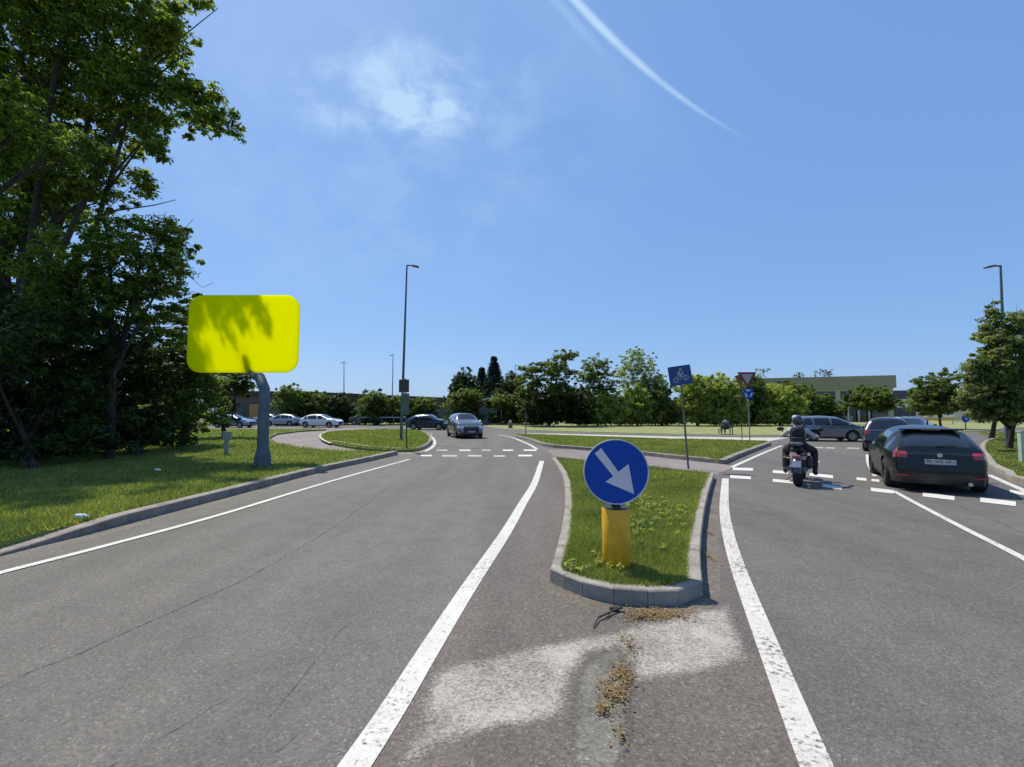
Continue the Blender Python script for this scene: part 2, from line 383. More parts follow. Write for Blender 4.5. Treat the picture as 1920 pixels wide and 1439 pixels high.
def kerb(name, pts, w, z0, z1, m, side=1, step=1.0, taper=None):
    """row of kerb stones; pts = outer bottom line, stones extend to 'side' (1 = left of travel)"""
    line = smooth_line(pts, step) if step else [Vector((p[0], p[1])) for p in pts]
    mb = MB(); n = len(line); inner = []
    for i, p in enumerate(line):
        if 0 < i < n-1:
            t1 = (line[i]-line[i-1]).normalized(); t2 = (line[i+1]-line[i]).normalized(); t = (t1+t2).normalized(); k = 1/max(.5, t.dot(t1))
        else: t = (line[min(i+1, n-1)]-line[max(i-1, 0)]).normalized(); k = 1
        inner.append(p+Vector((-t.y, t.x))*w*side*k)
    for i in range(n-1):
        a, b, c, d = line[i], line[i+1], inner[i+1], inner[i]
        g = .003/max(.05, (b-a).length)
        a2 = a.lerp(b, g); b2 = b.lerp(a, g); d2 = d.lerp(c, g); c2 = c.lerp(d, g)
        dz = random.uniform(-.004, .004); h0 = z1+dz; h1 = z1+dz+random.uniform(-.003, .003)
        if taper: h0 = z0+(z1-z0)*taper(i/(n-1)); h1 = z0+(z1-z0)*taper((i+1)/(n-1))
        ch = .012
        def inw(p, q): return p+(q-p).normalized()*ch
        ai, bi = inw(a2, d2), inw(b2, c2)
        vs = [(*a2, z0), (*b2, z0), (*c2, z0), (*d2, z0), (*a2, h0-ch), (*b2, h1-ch), (*c2, h1), (*d2, h0), (*ai, h0), (*bi, h1)]
        fs = [(0, 1, 5, 4), (4, 5, 9, 8), (8, 9, 6, 7), (1, 2, 6, 9, 5), (2, 3, 7, 6), (3, 0, 4, 8, 7)]
        mb.add(vs, fs)
    o = mb.build(name, m); o['kind'] = 'structure'; return [(p.x, p.y) for p in inner]

def in_poly(x, y, poly):
    ins = np.zeros(len(x), bool); n = len(poly); j = n-1
    for i in range(n):
        xi, yi = poly[i][0], poly[i][1]; xj, yj = poly[j][0], poly[j][1]
        c = ((yi > y) != (yj > y)) & (x < (xj-xi)*(y-yi)/((yj-yi) if yj != yi else 1e-9)+xi); ins ^= c; j = i
    return ins
def cover_sheet(name, poly, z, m, rim, cell=.03):
    P = np.array([(p[0], p[1]) for p in poly]); x0, y0 = P.min(0)-cell; x1, y1 = P.max(0)+cell
    nx = int((x1-x0)/cell)+2; ny = int((y1-y0)/cell)+2
    gx, gy = np.meshgrid(x0+np.arange(nx)*cell, y0+np.arange(ny)*cell); gx = gx.ravel(); gy = gy.ravel()
    d = np.full(len(gx), 1e9)
    for i in range(len(P)):
        a, b = P[i], P[(i+1) % len(P)]; ab = b-a; t = np.clip(((gx-a[0])*ab[0]+(gy-a[1])*ab[1])/max(1e-9, ab@ab), 0, 1)
        d = np.minimum(d, np.hypot(gx-a[0]-ab[0]*t, gy-a[1]-ab[1]*t))
    ins = in_poly(gx, gy, P); cov = np.where(ins, np.clip(.25+d/rim, 0, 1), 0); keep = ins | (d < cell*1.5)
    idx = -np.ones(len(gx), int); idx[keep] = np.arange(keep.sum()); F_ = []
    for r_ in range(ny-1):
        for c_ in range(nx-1):
            q = (r_*nx+c_, r_*nx+c_+1, (r_+1)*nx+c_+1, (r_+1)*nx+c_)
            if all(keep[k] for k in q): F_.append([int(idx[k]) for k in q])
    me = bpy.data.meshes.new(name); me.from_pydata([(float(x), float(y), z) for x, y in zip(gx[keep], gy[keep])], [], F_)
    at = me.attributes.new('cover', 'FLOAT', 'POINT'); at.data.foreach_set('value', cov[keep].astype(np.float32)); me.materials.append(m)
    o = link(bpy.data.objects.new(name, me)); o['kind'] = 'structure'; return o
# ------------------------------------------------------------------ ground, roads, islands
big = 2500
tag(sheet('ground', [(-big, -60), (big, -60), (big, big), (-big, big)], -.03, M_far), kind='structure')
sheet('road', [(-95, -8), (95, -8), (95, 60), (-95, 60)], 0, M_road)
# pinkish brown median surface between the two thick lines
Lm = [(560, 1600), (665, 1439), (730, 1342), (805, 1220), (881, 1100), (948, 1000), (980, 945), (1003, 905), (1016, 865)]
Rm = [(1605, 1600), (1531, 1439), (1450, 1237), (1406, 1125), (1382, 1060), (1365, 1000), (1358, 950), (1360, 898)]
Lw = gl(Lm); Rw = gl(Rm)
sheet('median_surface', smooth_line(Lw)+smooth_line(gl([(1025, 852), (1060, 843), (1200, 858), (1355, 878)]))+smooth_line(Rw[::-1]), .004, M_med)
mb = MB(); ribbon(mb, smooth_line(Lw, .15), .165, .009); tag(mb.build('lane_edge_line', M_line), kind='structure')
mb = MB(); ribbon(mb, smooth_line(Rw, .15), .16, .009); tag(mb.build('lane_edge_line', M_line_w), kind='structure')
lines = [
 ([(-60, 1093), (6, 1074), (208, 1022), (417, 965), (625, 902), (768, 862)], .12),
 ([(806, 817), (813, 824), (815, 833), (808, 841), (797, 847)], .16),
 ([(935, 816), (960, 821), (978, 828), (992, 834), (1007, 843)], .16),
 ([(1372, 877), (1396, 866), (1432, 850), (1466, 836)], .14),
 ([(1676, 922), (1720, 946), (1802, 989), (1920, 1049), (2100, 1150)], .10),
 ([(1626, 853), (1628, 868), (1634, 882), (1641, 894)], .10),
 ([(1853, 891), (1886, 906), (1922, 922), (2050, 985)], .14),
]
mb = MB()
for pts, w in lines: ribbon(mb, smooth_line(gl(pts), .2), w, .010)
tag(mb.build('edge_lines', M_line), kind='structure')
# crossing dashes: (x0,y0,x1,y1,pixel height)
def dash(mb, x0, y0, x1, y1, h, z=.009):
    a, b = G(x0, y0+h/2), G(x1, y1+h/2); c, d = G(x1+(x1-960)*-.0, y1-h/2), G(x0, y0-h/2)
    mb.add([(p.x, p.y, z) for p in (a, b, c, d)], [(0, 1, 2, 3)])
mb = MB()
for q in ((1374, 880, 1412, 881, 5), (1369, 894.5, 1408, 897, 5.5), (1449, 885, 1478, 887, 5), (1518, 890.5, 1562, 895, 5.5), (1606, 898.5, 1625, 900, 5), (1634, 901, 1649, 902.5, 4.5),
          (1449, 901.5, 1487, 905, 5.5), (1542, 911, 1579, 916.5, 6), (1633, 918.5, 1676, 923.5, 6.5), (1730, 928, 1790, 935.5, 7.5), (1838, 938, 1905, 946, 8.5), (1893, 922, 1925, 928, 6),
          (789, 855, 810, 855, 2.8), (972, 855, 998, 855, 3.2), (943, 845, 962, 845, 2.6), (982, 845, 1006, 845, 2.8), (861, 845, 882, 845, 2.4)):
    dash(mb, *q)
tag(mb.build('crossing_dashes', M_dash), kind='structure')
mb = MB()
for q in ((819, 845, 839, 845, 2.4), (829, 855.5, 857, 855.5, 3), (877, 855.5, 903, 855.5, 3), (926, 856, 947, 856, 3), (903, 845, 920, 845, 2.2), (1526, 866, 1537, 867, 3),
          (1524, 840, 1543, 840.3, 2), (1548, 840.5, 1566, 841, 2), (1588, 841, 1612, 841.5, 2), (1700, 887, 1714, 889, 3)):
    dash(mb, *q)
tag(mb.build('worn_dashes', M_dashw), kind='structure')
# worn hatch patch, repaired strip
c2 = lambda x, y: G(700+x/2.2326, 1100+y/2.2326)
cover_sheet('worn_hatch_marking', [c2(*p) for p in ((240, 385), (330, 332), (620, 268), (860, 222), (1000, 190), (1250, 135), (1490, 78), (1528, 190), (1572, 318), (1400, 352), (1200, 392), (1080, 420), (1070, 330), (1020, 262), (900, 285), (850, 340), (818, 420), (812, 555), (560, 602), (380, 640), (240, 690), (150, 757), (100, 740), (180, 600))], .0080, M_hatch, .10)
cover_sheet('repair_strip', smooth_line([c2(*p) for p in ((790, 900), (795, 757), (800, 640), (815, 470), (845, 350), (905, 285), (1000, 250), (1080, 300), (1100, 400), (1100, 560), (1085, 757), (1085, 900))], .08), .0062, M_strip, .14)
# tar seams and cracks in the left lane
mb = MB()
for pts, w in (([(-40, 1310), (60, 1260), (150, 1225), (250, 1180), (368, 1127), (480, 1075), (600, 1005), (680, 950), (740, 905)], .022), ([(200, 1439), (280, 1395), (370, 1345), (430, 1310)], .012), ([(500, 1345), (560, 1280), (620, 1205), (658, 1165)], .010), ([(1725, 925), (1800, 950), (1920, 1000)], .02), ([(560, 1375), (520, 1410)], .01)):
    l = smooth_line(gl(pts), .12)
    l = [p+Vector((random.gauss(0, .006), random.gauss(0, .006))) for p in l]
    ribbon(mb, l, w, .0062, w*.7, jit=.004)
tag(mb.build('tar_seams', M_crack), kind='structure')

M_grit = paint('gutter_grit', (.27, .235, .18), .55, .16, 22, .5)
mb = MB(); ribbon(mb, [Vector((p[0]+.16, p[1])) for p in smooth_line([(-6.25, 5.2)]+[tuple(G(x, y))[:2] for x, y in ((150, 1006), (300, 966), (450, 926), (600, 886), (700, 864), (746, 853))], .4)], .30, .003)
ribbon(mb, smooth_line([G(x, y) for x, y in ((1026, 1100), (1058, 1116), (1092, 1130), (1151, 1145), (1215, 1149), (1272, 1147), (1325, 1125), (1332, 1040), (1334, 975), (1342, 915))], .2), .20, .0068)
tag(mb.build('gutter_grit', M_grit), kind='structure')
# near island
H = .145
Ib = [(1032, 1093), (1058, 1106), (1092, 1120), (1151, 1134), (1215, 1139), (1272, 1137), (1318, 1119)]
front = [G(x, y) for x, y in Ib]
right = [G(x, y, H) for x, y in ((1313, 1033), (1318, 971), (1328, 922), (1339, 888))]
left = [G(x, y, H) for x, y in ((1035, 858), (1054, 888), (1060, 929), (1056, 974), (1045, 1023))]
inF = kerb('island_kerb', front, .13, 0, H, M_kerb, 1, None)
line_r = [front[-1]]+right; inR = kerb('island_kerb', line_r, .14, 0, H, M_kerb, 1, .8)
line_l = left+[front[0]]; inL = kerb('island_kerb', line_l, .14, 0, H, M_kerb, 1, .8)
ring = [(p.x, p.y) for p in line_l[:-1]]+inL[-1:]+inF+inR+[(right[-1].x, right[-1].y)]
island_poly = inL[:-1]+[inL[-1]]+inF[1:-1]+inR
raised('island_soil', island_poly, 0.0, H-.02, M_soil)
# back island
bf = [G(x, y, 0) for x, y in ((966, 821), (990, 827), (1018, 837), (1060, 842), (1121, 847), (1200, 854), (1280, 863), (1359, 871))]
br = [G(x, y, 0) for x, y in ((1359, 871), (1400, 853), (1446, 835))]
inB = kerb('back_island_kerb', bf, .2, 0, .15, M_kerb2, 1, 1.0)
inBr = kerb('back_island_kerb', br, .2, 0, .15, M_kerb2, 1, 1.0)
back = [G(x, y, .13) for x, y in ((1440, 829), (1410, 827), (1350, 825.5), (1260, 824), (1150, 820), (1060, 817), (990, 814.5), (968, 815))]
back_poly = inB[:-1]+inBr+[(p.x, p.y) for p in back]
raised('back_island_soil', back_poly, 0, .135, M_lawn)
# left verge
K1 = [(-7.0, -6), (-6.4, 2), (-6.25, 5.2)]+[tuple(G(x, y))[:2] for x, y in ((150, 1006), (300, 966), (450, 926), (600, 886), (700, 864), (746, 853))]
inV = kerb('verge_kerb', K1, .22, 0, .155, M_kerb2, 1, 1.0, taper=lambda t: max(.1, min(1, (t-.44)*9)))
pathn = [G(x, y, .13) for x, y in ((735, 847), (660, 846), (610, 844), (560, 839), (515, 829.5), (503, 821), (520, 813), (560, 808), (612, 805))]
verge_poly = inV+[(p.x, p.y) for p in pathn]+[(-24, 43.5), (-40, 43), (-75, 42), (-75, -6)]
raised('verge_soil', verge_poly, 0, .13, M_lawn)
si = [G(x, y, .1) for x, y in ((603, 815), (625, 809), (700, 806), (760, 806), (792, 810), (806, 822), (803, 832), (785, 842), (755, 844), (690, 842), (625, 832), (604, 822))]
si_s = smooth_line(si+[si[0]], .4)[:-1]
raised('small_island_soil', [(p.x, p.y) for p in si_s], 0, .11, M_lawn)
kp = [G(x, y) for x, y in ((618, 831), (690, 843), (755, 847), (788, 845), (806, 835), (809, 823), (795, 811))]
kerb('small_island_kerb', kp, .18, 0, .15, M_kerb2, 1, 1.0)
sheet('path', [(p.x, p.y) for p in [G(x, y) for x, y in ((752, 853), (735, 848), (660, 847), (610, 845), (560, 841), (510, 831), (499, 821), (515, 812), (560, 806), (620, 803), (700, 804), (810, 812), (812, 826), (800, 846), (785, 852))]], .004, M_path)
mb = MB()
ribbon(mb, smooth_line([G(x, y, .13) for x, y in ((660, 846.5), (610, 844.5), (560, 839.5), (515, 830), (502, 821), (519, 812.5), (560, 807.5))], .3), .16, .142)
ribbon(mb, smooth_line([G(x, y, .1) for x, y in ((620, 832), (604, 824), (603, 815), (625, 808.5), (700, 805.5), (760, 805.5))], .3), .16, .125)
tag(mb.build('path_edging', M_edge), kind='structure')
# link path between the two centre islands (dropped kerb paving)
sheet('crossing_path', [(p.x, p.y) for p in gl(((1040, 857), (1025, 845), (1060, 842), (1130, 847), (1280, 863), (1362, 872), (1378, 876), (1345, 890)))], .007, M_path)
# far lawns
dry = [G(x, y, .05) for x, y in ((903, 797), (945, 803), (990, 806.5), (1090, 810), (1260, 814), (1400, 816), (1500, 815.5), (1570, 805), (1650, 804), (1740, 806), (1800, 809.5), (1862, 808), (1885, 802))]
raised('far_lawn', [(p.x, p.y) for p in dry]+[(95, 45), (95, 150), (-4.5, 150)], -.03, .05, M_dry)
raised('roadside_lawn', [(-95, 60), (-6, 60.5), (-5, 150), (-95, 150)], -.03, .05, M_lawn)
mb = MB(); ribbon(mb, smooth_line([G(x, y) for x, y in ((900, 798), (945, 804.5), (990, 808), (1090, 812), (1260, 816), (1400, 818), (1500, 817.5), (1575, 806.5))], .5), .35, .03)
tag(mb.build('ring_road_edging', M_edge), kind='structure')
sheet('ring_path', [(p.x, p.y) for p in gl(((975, 812.5), (1060, 814), (1260, 819), (1400, 821), (1480, 821), (1440, 828), (1410, 826), (1350, 824.5), (1260, 823), (1150, 819), (1060, 816), (990, 813.8)))], .004, M_edge)
# right verge
rk = [G(x, y) for x, y in ((1868, 823), (1845, 832), (1838, 845), (1846, 862), (1858, 879), (1885, 893), (1922, 909))]+[Vector((13.5, 9.0, 0)), Vector((15.5, 3, 0)), Vector((16.5, -6, 0))]
inRK = kerb('right_kerb', rk, .18, 0, .14, M_kerb, 1, 1.0)
raised('right_verge_soil', inRK+[(95, -6), (95, 37), (36, 35.5)]+[tuple(G(1900, 819))[:2]], 0, .12, M_lawn)

# ------------------------------------------------------------------ grass blades
def in_poly(x, y, poly):
    ins = np.zeros(len(x), bool); n = len(poly); j = n-1
    for i in range(n):
        xi, yi = poly[i][0], poly[i][1]; xj, yj = poly[j][0], poly[j][1]
        c = ((yi > y) != (yj > y)) & (x < (xj-xi)*(y-yi)/((yj-yi) if yj != yi else 1e-9)+xi); ins ^= c; j = i
    return ins
def blades(name, poly, z, n, h, w, m, yr=None, xr=None, label='short green grass', grow=.5):
    xs = [p[0] for p in poly]; ys = [p[1] for p in poly]
    x0, x1 = (min(xs), max(xs)) if xr is None else xr; y0, y1 = (min(ys), max(ys)) if yr is None else yr
    X = []; Y = []; tot = 0
    while tot < n:
        k = n*2; u = rng.random(k); y = 1/((1/y0)+(1/y1-1/y0)*u) if y0 > 1 else y0+(y1-y0)*u
        x = x0+(x1-x0)*rng.random(k)
        keep = in_poly(x, y, poly) & (np.abs(x) < y*1.25+1.5)
        X.append(x[keep]); Y.append(y[keep]); tot += keep.sum()
    X = np.concatenate(X)[:n]; Y = np.concatenate(Y)[:n]
    dist = np.hypot(X, Y); clump = .65+.55*(np.sin(X*2.1+np.sin(Y*1.7)*2)*np.sin(Y*2.6+1.3*np.sin(X*1.1)))*.5+.35*rng.random(n)
    hh = h*clump*(.6+.8*rng.random(n)); ww = w*(1+dist*.09)*(.7+.6*rng.random(n))
    a = rng.random(n)*2*np.pi; la = rng.random(n)*2*np.pi; ll = hh*(.25+.7*rng.random(n))
    v = np.zeros((n, 3, 3), np.float32)
    v[:, 0, 0] = X-np.cos(a)*ww; v[:, 0, 1] = Y-np.sin(a)*ww; v[:, 0, 2] = z
    v[:, 1, 0] = X+np.cos(a)*ww; v[:, 1, 1] = Y+np.sin(a)*ww; v[:, 1, 2] = z
    v[:, 2, 0] = X+np.cos(la)*ll; v[:, 2, 1] = Y+np.sin(la)*ll; v[:, 2, 2] = z+hh
    o = poly_mesh(name, v.reshape(-1, 3), 3, m); tag(o, label, 'grass', kind='stuff'); return o
def poly_mesh(name, v, k, m, parent=None):
    n = len(v)//k; me = bpy.data.meshes.new(name)
    me.vertices.add(n*k); me.vertices.foreach_set('co', np.ascontiguousarray(v, np.float32).ravel())
    me.loops.add(n*k); me.loops.foreach_set('vertex_index', np.arange(n*k, dtype=np.int32))
    me.polygons.add(n); me.polygons.foreach_set('loop_start', np.arange(0, n*k, k, dtype=np.int32))
    try: me.polygons.foreach_set('loop_total', np.full(n, k, dtype=np.int32))
    except Exception: pass
    me.materials.append(m); me.update(calc_edges=True)
    return link(bpy.data.objects.new(name, me), parent)
cxI = sum(p[0] for p in island_poly)/len(island_poly); cyI = sum(p[1] for p in island_poly)/len(island_poly)
blades('grass', [(cxI+(p[0]-cxI)*1.018, cyI+(p[1]-cyI)*1.006) for p in island_poly], H-.02, 170000, .065, .0030, M_grass, label='thick green grass filling the kerbed near island')
blades('grass', verge_poly, .13, 230000, .085, .004, M_grass2, yr=(4.5, 42), xr=(-50, -3), label='uneven green grass on the left verge under the trees')
blades('grass', back_poly, .135, 60000, .07, .006, M_grass, label='mown green grass on the long island behind')
blades('grass', [(p.x, p.y) for p in si_s], .11, 30000, .07, .008, M_grass, label='mown grass on the small round island')
blades('grass', inRK+[(60, -6), (60, 37), (36, 35.5)], .12, 60000, .08, .007, M_grass2, yr=(7, 36), xr=(11, 45), label='green grass on the right verge below the tree')

# broad leaved weeds in the island grass
def weeds(name, cen, n, label):
    r = np.random.default_rng(9); C = []
    for (px, py, sx, sy, k) in cen:
        c = G(px, py, H); a = G(px+sx, py, H)-c; f = (G(px, py-sy, H)-G(px, py+sy, H)).length/2
        for _ in range(k): C.append((c.x+r.normal()*a.x*.6 if False else c.x+r.normal()*a.length*.6, c.y+r.normal()*f*.6, H+.03+.03*r.random()))
    C = np.array(C); C = C[in_poly(C[:, 0], C[:, 1], island_poly)]
    o = poly_mesh(name, leaves_at(C, n, .05, .020, .7, .9, 4, .6), 4, LM['bright']); return tag(o, label, 'weeds', kind='stuff')
# dry leaves and twigs
def litter(name, spots, label, n0=1):
    V = []
    for (px, py, rx, ry, n, z) in spots:
        c = G(px, py, z); e = G(px+rx, py, z)-c; f = (G(px, py-ry, z)-G(px, py+ry, z)).length/2
        for _ in range(n):
            a = random.random()*6.283; r = abs(random.gauss(0, .72)); x = c.x+math.cos(a)*r*e.length; y = c.y+math.sin(a)*r*f
            l = random.uniform(.006, .019); w = l*random.uniform(.12, .5); t = random.random()*6.283; zz = z+.004+random.random()*.018
            d = Vector((math.cos(t), math.sin(t), random.uniform(-.3, .3)))*l; s_ = Vector((-math.sin(t), math.cos(t), random.uniform(-.5, .5)))*w
            p = Vector((x, y, zz)); V += [p-d, p-s_, p+d, p+s_]
    o = poly_mesh(name, np.array([tuple(v) for v in V]), 4, M_debris); return tag(o, label, 'dry leaves', kind='stuff')
litter('leaf_litter', [(1235, 1152, 62, 13, 900, .008), (1200, 1158, 50, 10, 300, .008), (1180, 1215, 16, 34, 160, .012), (1166, 1265, 22, 22, 420, .012), (1150, 1300, 26, 20, 500, .012), (1130, 1330, 14, 12, 180, .012), (1165, 1380, 14, 40, 60, .012)], 'brown dry leaves and twigs gathered before the near island kerb')
litter('leaf_litter', [(1331, 1000, 8, 26, 260, .008), (1330, 1045, 8, 22, 200, .008), (1337, 960, 5, 18, 60, .008)], 'brown dry leaves along the right side of the near kerb')
mb = MB()
mb.tube([G(1112, 1178, .015), G(1122, 1158, .03), G(1148, 1146, .03), G(1166, 1139, .035)], [.004, .008, .01, .012], 6)
mb.tube([G(1148, 1146, .03), G(1135, 1160, .02)], [.006, .003], 6); mb.ball(tuple(G(1152, 1141, .025)), (.05, .03, .02), 8, 6)
tag(mb.build('fallen_twig', M_bark), 'dark broken twig lying on the asphalt at the foot of the near kerb', 'twig')

# ------------------------------------------------------------------ vegetation
def leaves_at(C, k, rc, size, flat=.7, up=.5, seed=0, asp=.42):
    """C: clump centres (n,3), k leaves each, clump radius rc -> quads"""
    r = np.random.default_rng(seed); n = len(C)*k
    cc = np.repeat(C, k, 0); rr = np.repeat(rc if hasattr(rc, '__len__') else np.full(len(C), rc), k)
    d = r.normal(size=(n, 3)); d /= np.linalg.norm(d, axis=1)[:, None]; q = r.random(n)**.5
    off = d*(rr*q)[:, None]; off[:, 2] *= flat; p = cc+off
    nrm = d*.6+r.normal(size=(n, 3))*.7; nrm[:, 2] += up; nrm /= np.linalg.norm(nrm, axis=1)[:, None]
    t = np.cross(nrm, r.normal(size=(n, 3))); t /= np.linalg.norm(t, axis=1)[:, None]; b = np.cross(nrm, t)
    s = (size*(.6+.8*r.random(n)))[:, None]; fold = nrm*s*.12
    v = np.stack([p-t*s, p-b*s*asp+fold, p+t*s, p+b*s*asp+fold], 1)
    return v.reshape(-1, 3)
def clumps(lobes, per, seed, shell=.45):
    r = np.random.default_rng(seed); out = []; rad = []
    for (c, rx, ry, rz) in lobes:
        n = max(3, int(per*(rx*ry*rz)**(.66)))
        d = r.normal(size=(n, 3)); d /= np.linalg.norm(d, axis=1)[:, None]
        q = shell+(1-shell)*r.random(n)**.8; q *= 1+.10*r.normal(size=n)
        out.append(np.array(c)+d*q[:, None]*np.array([rx, ry, rz]))
        e = max(2, n//3); d = r.normal(size=(e, 3)); d /= np.linalg.norm(d, axis=1)[:, None]
        q = 1.0+.28*r.random(e)
        out.append(np.array(c)+d*q[:, None]*np.array([rx, ry, rz])); rad += [np.full(n, 1.0), np.full(e, .5)]
    return np.concatenate(out), np.concatenate(rad)
def tree(name, label, cat, base, lobes, leaf, size, k, per, rc, seed, trunk_r=.15, group=None, stems=1, flat=.55, up=1.1, limbs=True, extra=None, zmin=.12, bare=None, asp=.42):
    t = thing(name, label, cat, tuple(base), group=group); b = Vector(base); r = random.Random(seed)
    lw = [((c[0]-b.x, c[1]-b.y, c[2]-b.z), rx, ry, rz) for c, rx, ry, rz in lobes]
    C, sc_ = clumps(lw, per, seed)
    if extra is not None: C = np.concatenate([C, extra-np.array(tuple(b))]); sc_ = np.concatenate([sc_, np.full(len(extra), .75)])
    kk = C[:, 2] > zmin+rc*.5; C = C[kk]; sc_ = sc_[kk]
    v = leaves_at(C, k, np.random.default_rng(seed+1).uniform(.6, 1.3, len(C))*rc*sc_, size, flat, up, seed, asp)
    v = v[np.repeat(v.reshape(-1, 4, 3)[:, :, 2].min(1) > .02, 4)]
    poly_mesh('crown', v, 4, LM[leaf], t)
    mb = MB()
    ctr = np.average([l[0] for l in lw], axis=0, weights=[l[1]*l[3] for l in lw]); low = min(l[0][2] for l in lw)
    for s in range(stems):
        ox, oy = (0, 0) if stems == 1 else (r.uniform(-.5, .5), r.uniform(-.5, .5))
        fork = Vector((ctr[0]*.35+ox, ctr[1]*.35+oy, max(.5, low*.6)))
        mb.tube([(ox, oy, -.05), (ox, oy, .12), fork*.5+Vector((ox*.5, oy*.5, 0)), fork], [trunk_r*1.5, trunk_r*1.1, trunk_r*.9, trunk_r*.8], 10)
        if limbs:
            for i, (c, rx, ry, rz) in enumerate(lw):
                if stems > 1 and i % stems != s: continue
                e = Vector(c); mid = fork.lerp(e, .5)+Vector((r.uniform(-.2, .2), r.uniform(-.2, .2), r.uniform(0, .35)))*(e-fork).length*.3
                mb.tube([fork, mid, e], [trunk_r*.6, trunk_r*.38, trunk_r*.18], 7)
                for _ in range(5):
                    dd = Vector((r.gauss(0, 1)*rx, r.gauss(0, 1)*ry, r.gauss(.3, 1)*rz))*.55
                    st = mid.lerp(e, r.uniform(.2, 1)); en = e+dd
                    mb.tube([st, st.lerp(en, .55)+Vector((0, 0, r.uniform(0, .15))), en], [trunk_r*.2, trunk_r*.12, trunk_r*.05], 5)
    if bare:
        for pts, r0 in bare:
            pts = [Vector(p)-b for p in pts]; n = len(pts); mb.tube(pts, [max(.008, r0*(1-i/n)) for i in range(n)], 6)
    mb.build('trunk', M_bark, t, smooth=True)
    return t
def lobe(px, py, rx, ry, Y, dep=None):
    c = _D(px, py, Y); s = Y/F; return (tuple(c), rx*s, (dep if dep else (rx*s+ry*s)/2), ry*s)
def spray(path, n, jr, seed):
    """clump centres scattered along a branch path"""
    r = np.random.default_rng(seed); P = np.array([tuple(p) for p in path]); out = []
    for _ in range(n):
        i = r.integers(0, len(P)-1); t = r.random(); out.append(P[i]*(1-t)+P[i+1]*t+r.normal(size=3)*jr)
    return np.array(out)
weeds('weeds', [(1225, 955, 42, 30, 70), (1190, 990, 30, 16, 25), (1282, 968, 16, 12, 8), (1275, 900, 30, 14, 14), (1085, 1070, 22, 10, 8), (1140, 1060, 20, 14, 16)], 14, 'pale broad leaved weeds among the near island grass right of the bollard')
# -- big trees on the left
tA = Vector((D(45, 780, 22).x, 22, .13)); KA = 1.75; lobe0, D0 = lobe, D
def lobe(px, py, rx, ry, Y, dep=None): return lobe0(px, py, rx, ry, Y*KA, dep)
def D(px, py, Y): return D0(px, py, Y*KA)
A = [lobe(60, 90, 150, 110, 12.5), lobe(200, 70, 120, 90, 12.0), lobe(110, 240, 130, 90, 12.6), lobe(40, 380, 120, 110, 13), lobe(250, 190, 90, 60, 11.8), lobe(150, 330, 90, 60, 12.2), lobe(-120, 200, 160, 200, 13), lobe(300, 60, 50, 45, 11.5), lobe(20, 560, 110, 110, 13.5), lobe(-60, -120, 200, 140, 12), lobe(150, -90, 150, 90, 11.5)]
ex = np.concatenate([spray([D(240, 150, 11.8), D(330, 150, 11.3), D(390, 190, 11), D(432, 245, 10.8)], 60, .30, 3),
                     spray([D(230, 180, 11.8), D(275, 240, 11.5), D(290, 290, 11.4)], 36, .22, 4),
                     spray([D(290, 40, 11.2), D(335, 55, 11)], 20, .24, 5), spray([D(325, 8, 11.2), D(395, 12, 11)], 9, .10, 6),
                     spray([D(330, 150, 11.2), D(375, 215, 11), D(370, 240, 11)], 20, .2, 8), spray([D(270, 345, 12), D(285, 360, 12)], 9, .14, 9)])
bare = [([D(60, 330, 12.8), D(110, 430, 12.6), D(180, 410, 12.4), D(220, 395, 12.2), D(290, 385, 12), D(330, 375, 12)], .08),
        ([D(190, 405, 12.4), D(225, 370, 12.2), D(250, 345, 12)], .02), ([D(215, 395, 12.2), D(262, 372, 12), D(275, 358, 12)], .018),
        ([D(40, 150, 12.3), D(150, 150, 12), D(240, 155, 11.8), D(330, 160, 11.3), D(395, 200, 11), D(430, 245, 10.8)], .15),
        ([D(-10, 560, 13), D(30, 420, 12.8), D(75, 305, 12.6), D(95, 200, 12.4)], .26), ([D(150, 150, 12), D(220, 185, 11.8), D(285, 285, 11.4)], .04)]
tree('ash_tree', 'tall dark ash tree at the left edge with long leafy branches reaching over the verge', 'tree', tA, A, 'near', .120, 40, 30, .50, 11, .30, extra=ex, bare=bare, group='big trees on the left verge')
lobe, D = lobe0, D0
tree('ash_tree', 'nearest ash tree with its sunlit lower branch entering at the left edge of the picture', 'tree', (-18.5, 11.5, .13), [lobe(-60, 200, 90, 80, 12.4), lobe(40, 235, 80, 46, 12.6), lobe(125, 275, 60, 34, 12.4), lobe(-80, 380, 90, 70, 12.6)], 'near', .075, 44, 40, .28, 19, .2, group='big trees on the left verge')
tB = G(205, 862, .13)
B = [lobe(270, 470, 80, 65, 17.5), lobe(310, 520, 50, 60, 17), lobe(200, 520, 90, 60, 17), lobe(120, 500, 80, 60, 16.5), lobe(130, 580, 80, 60, 17), lobe(230, 590, 90, 60, 17), lobe(300, 610, 50, 50, 17.5), lobe(200, 430, 50, 30, 17.5), lobe(310, 430, 35, 30, 17.5)]
bare = [([D(330, 440, 17.5), D(350, 425, 17.5), D(362, 412, 17.5)], .012), ([D(345, 500, 17.5), D(362, 480, 17.5), D(368, 472, 17.5)], .012), ([D(345, 510, 17.5), D(380, 540, 17.5), D(400, 530, 17.5)], .012)]
tree('ash_tree', 'rounded mid height ash tree lit yellow green in the middle of the left trees', 'tree', tB, B, 'near', .095, 42, 30, .36, 12, .13, bare=bare, group='big trees on the left verge')
tC = G(60, 880, .13)
Cc = [lobe(60, 620, 110, 70, 14.5), lobe(30, 720, 90, 80, 14.5), lobe(120, 760, 100, 80, 15), lobe(-60, 700, 120, 140, 14), lobe(60, 830, 120, 50, 14), lobe(0, 860, 90, 35, 13.5), lobe(150, 850, 90, 35, 15), lobe(-30, 640, 90, 60, 11.5), lobe(150, 640, 70, 60, 16)]
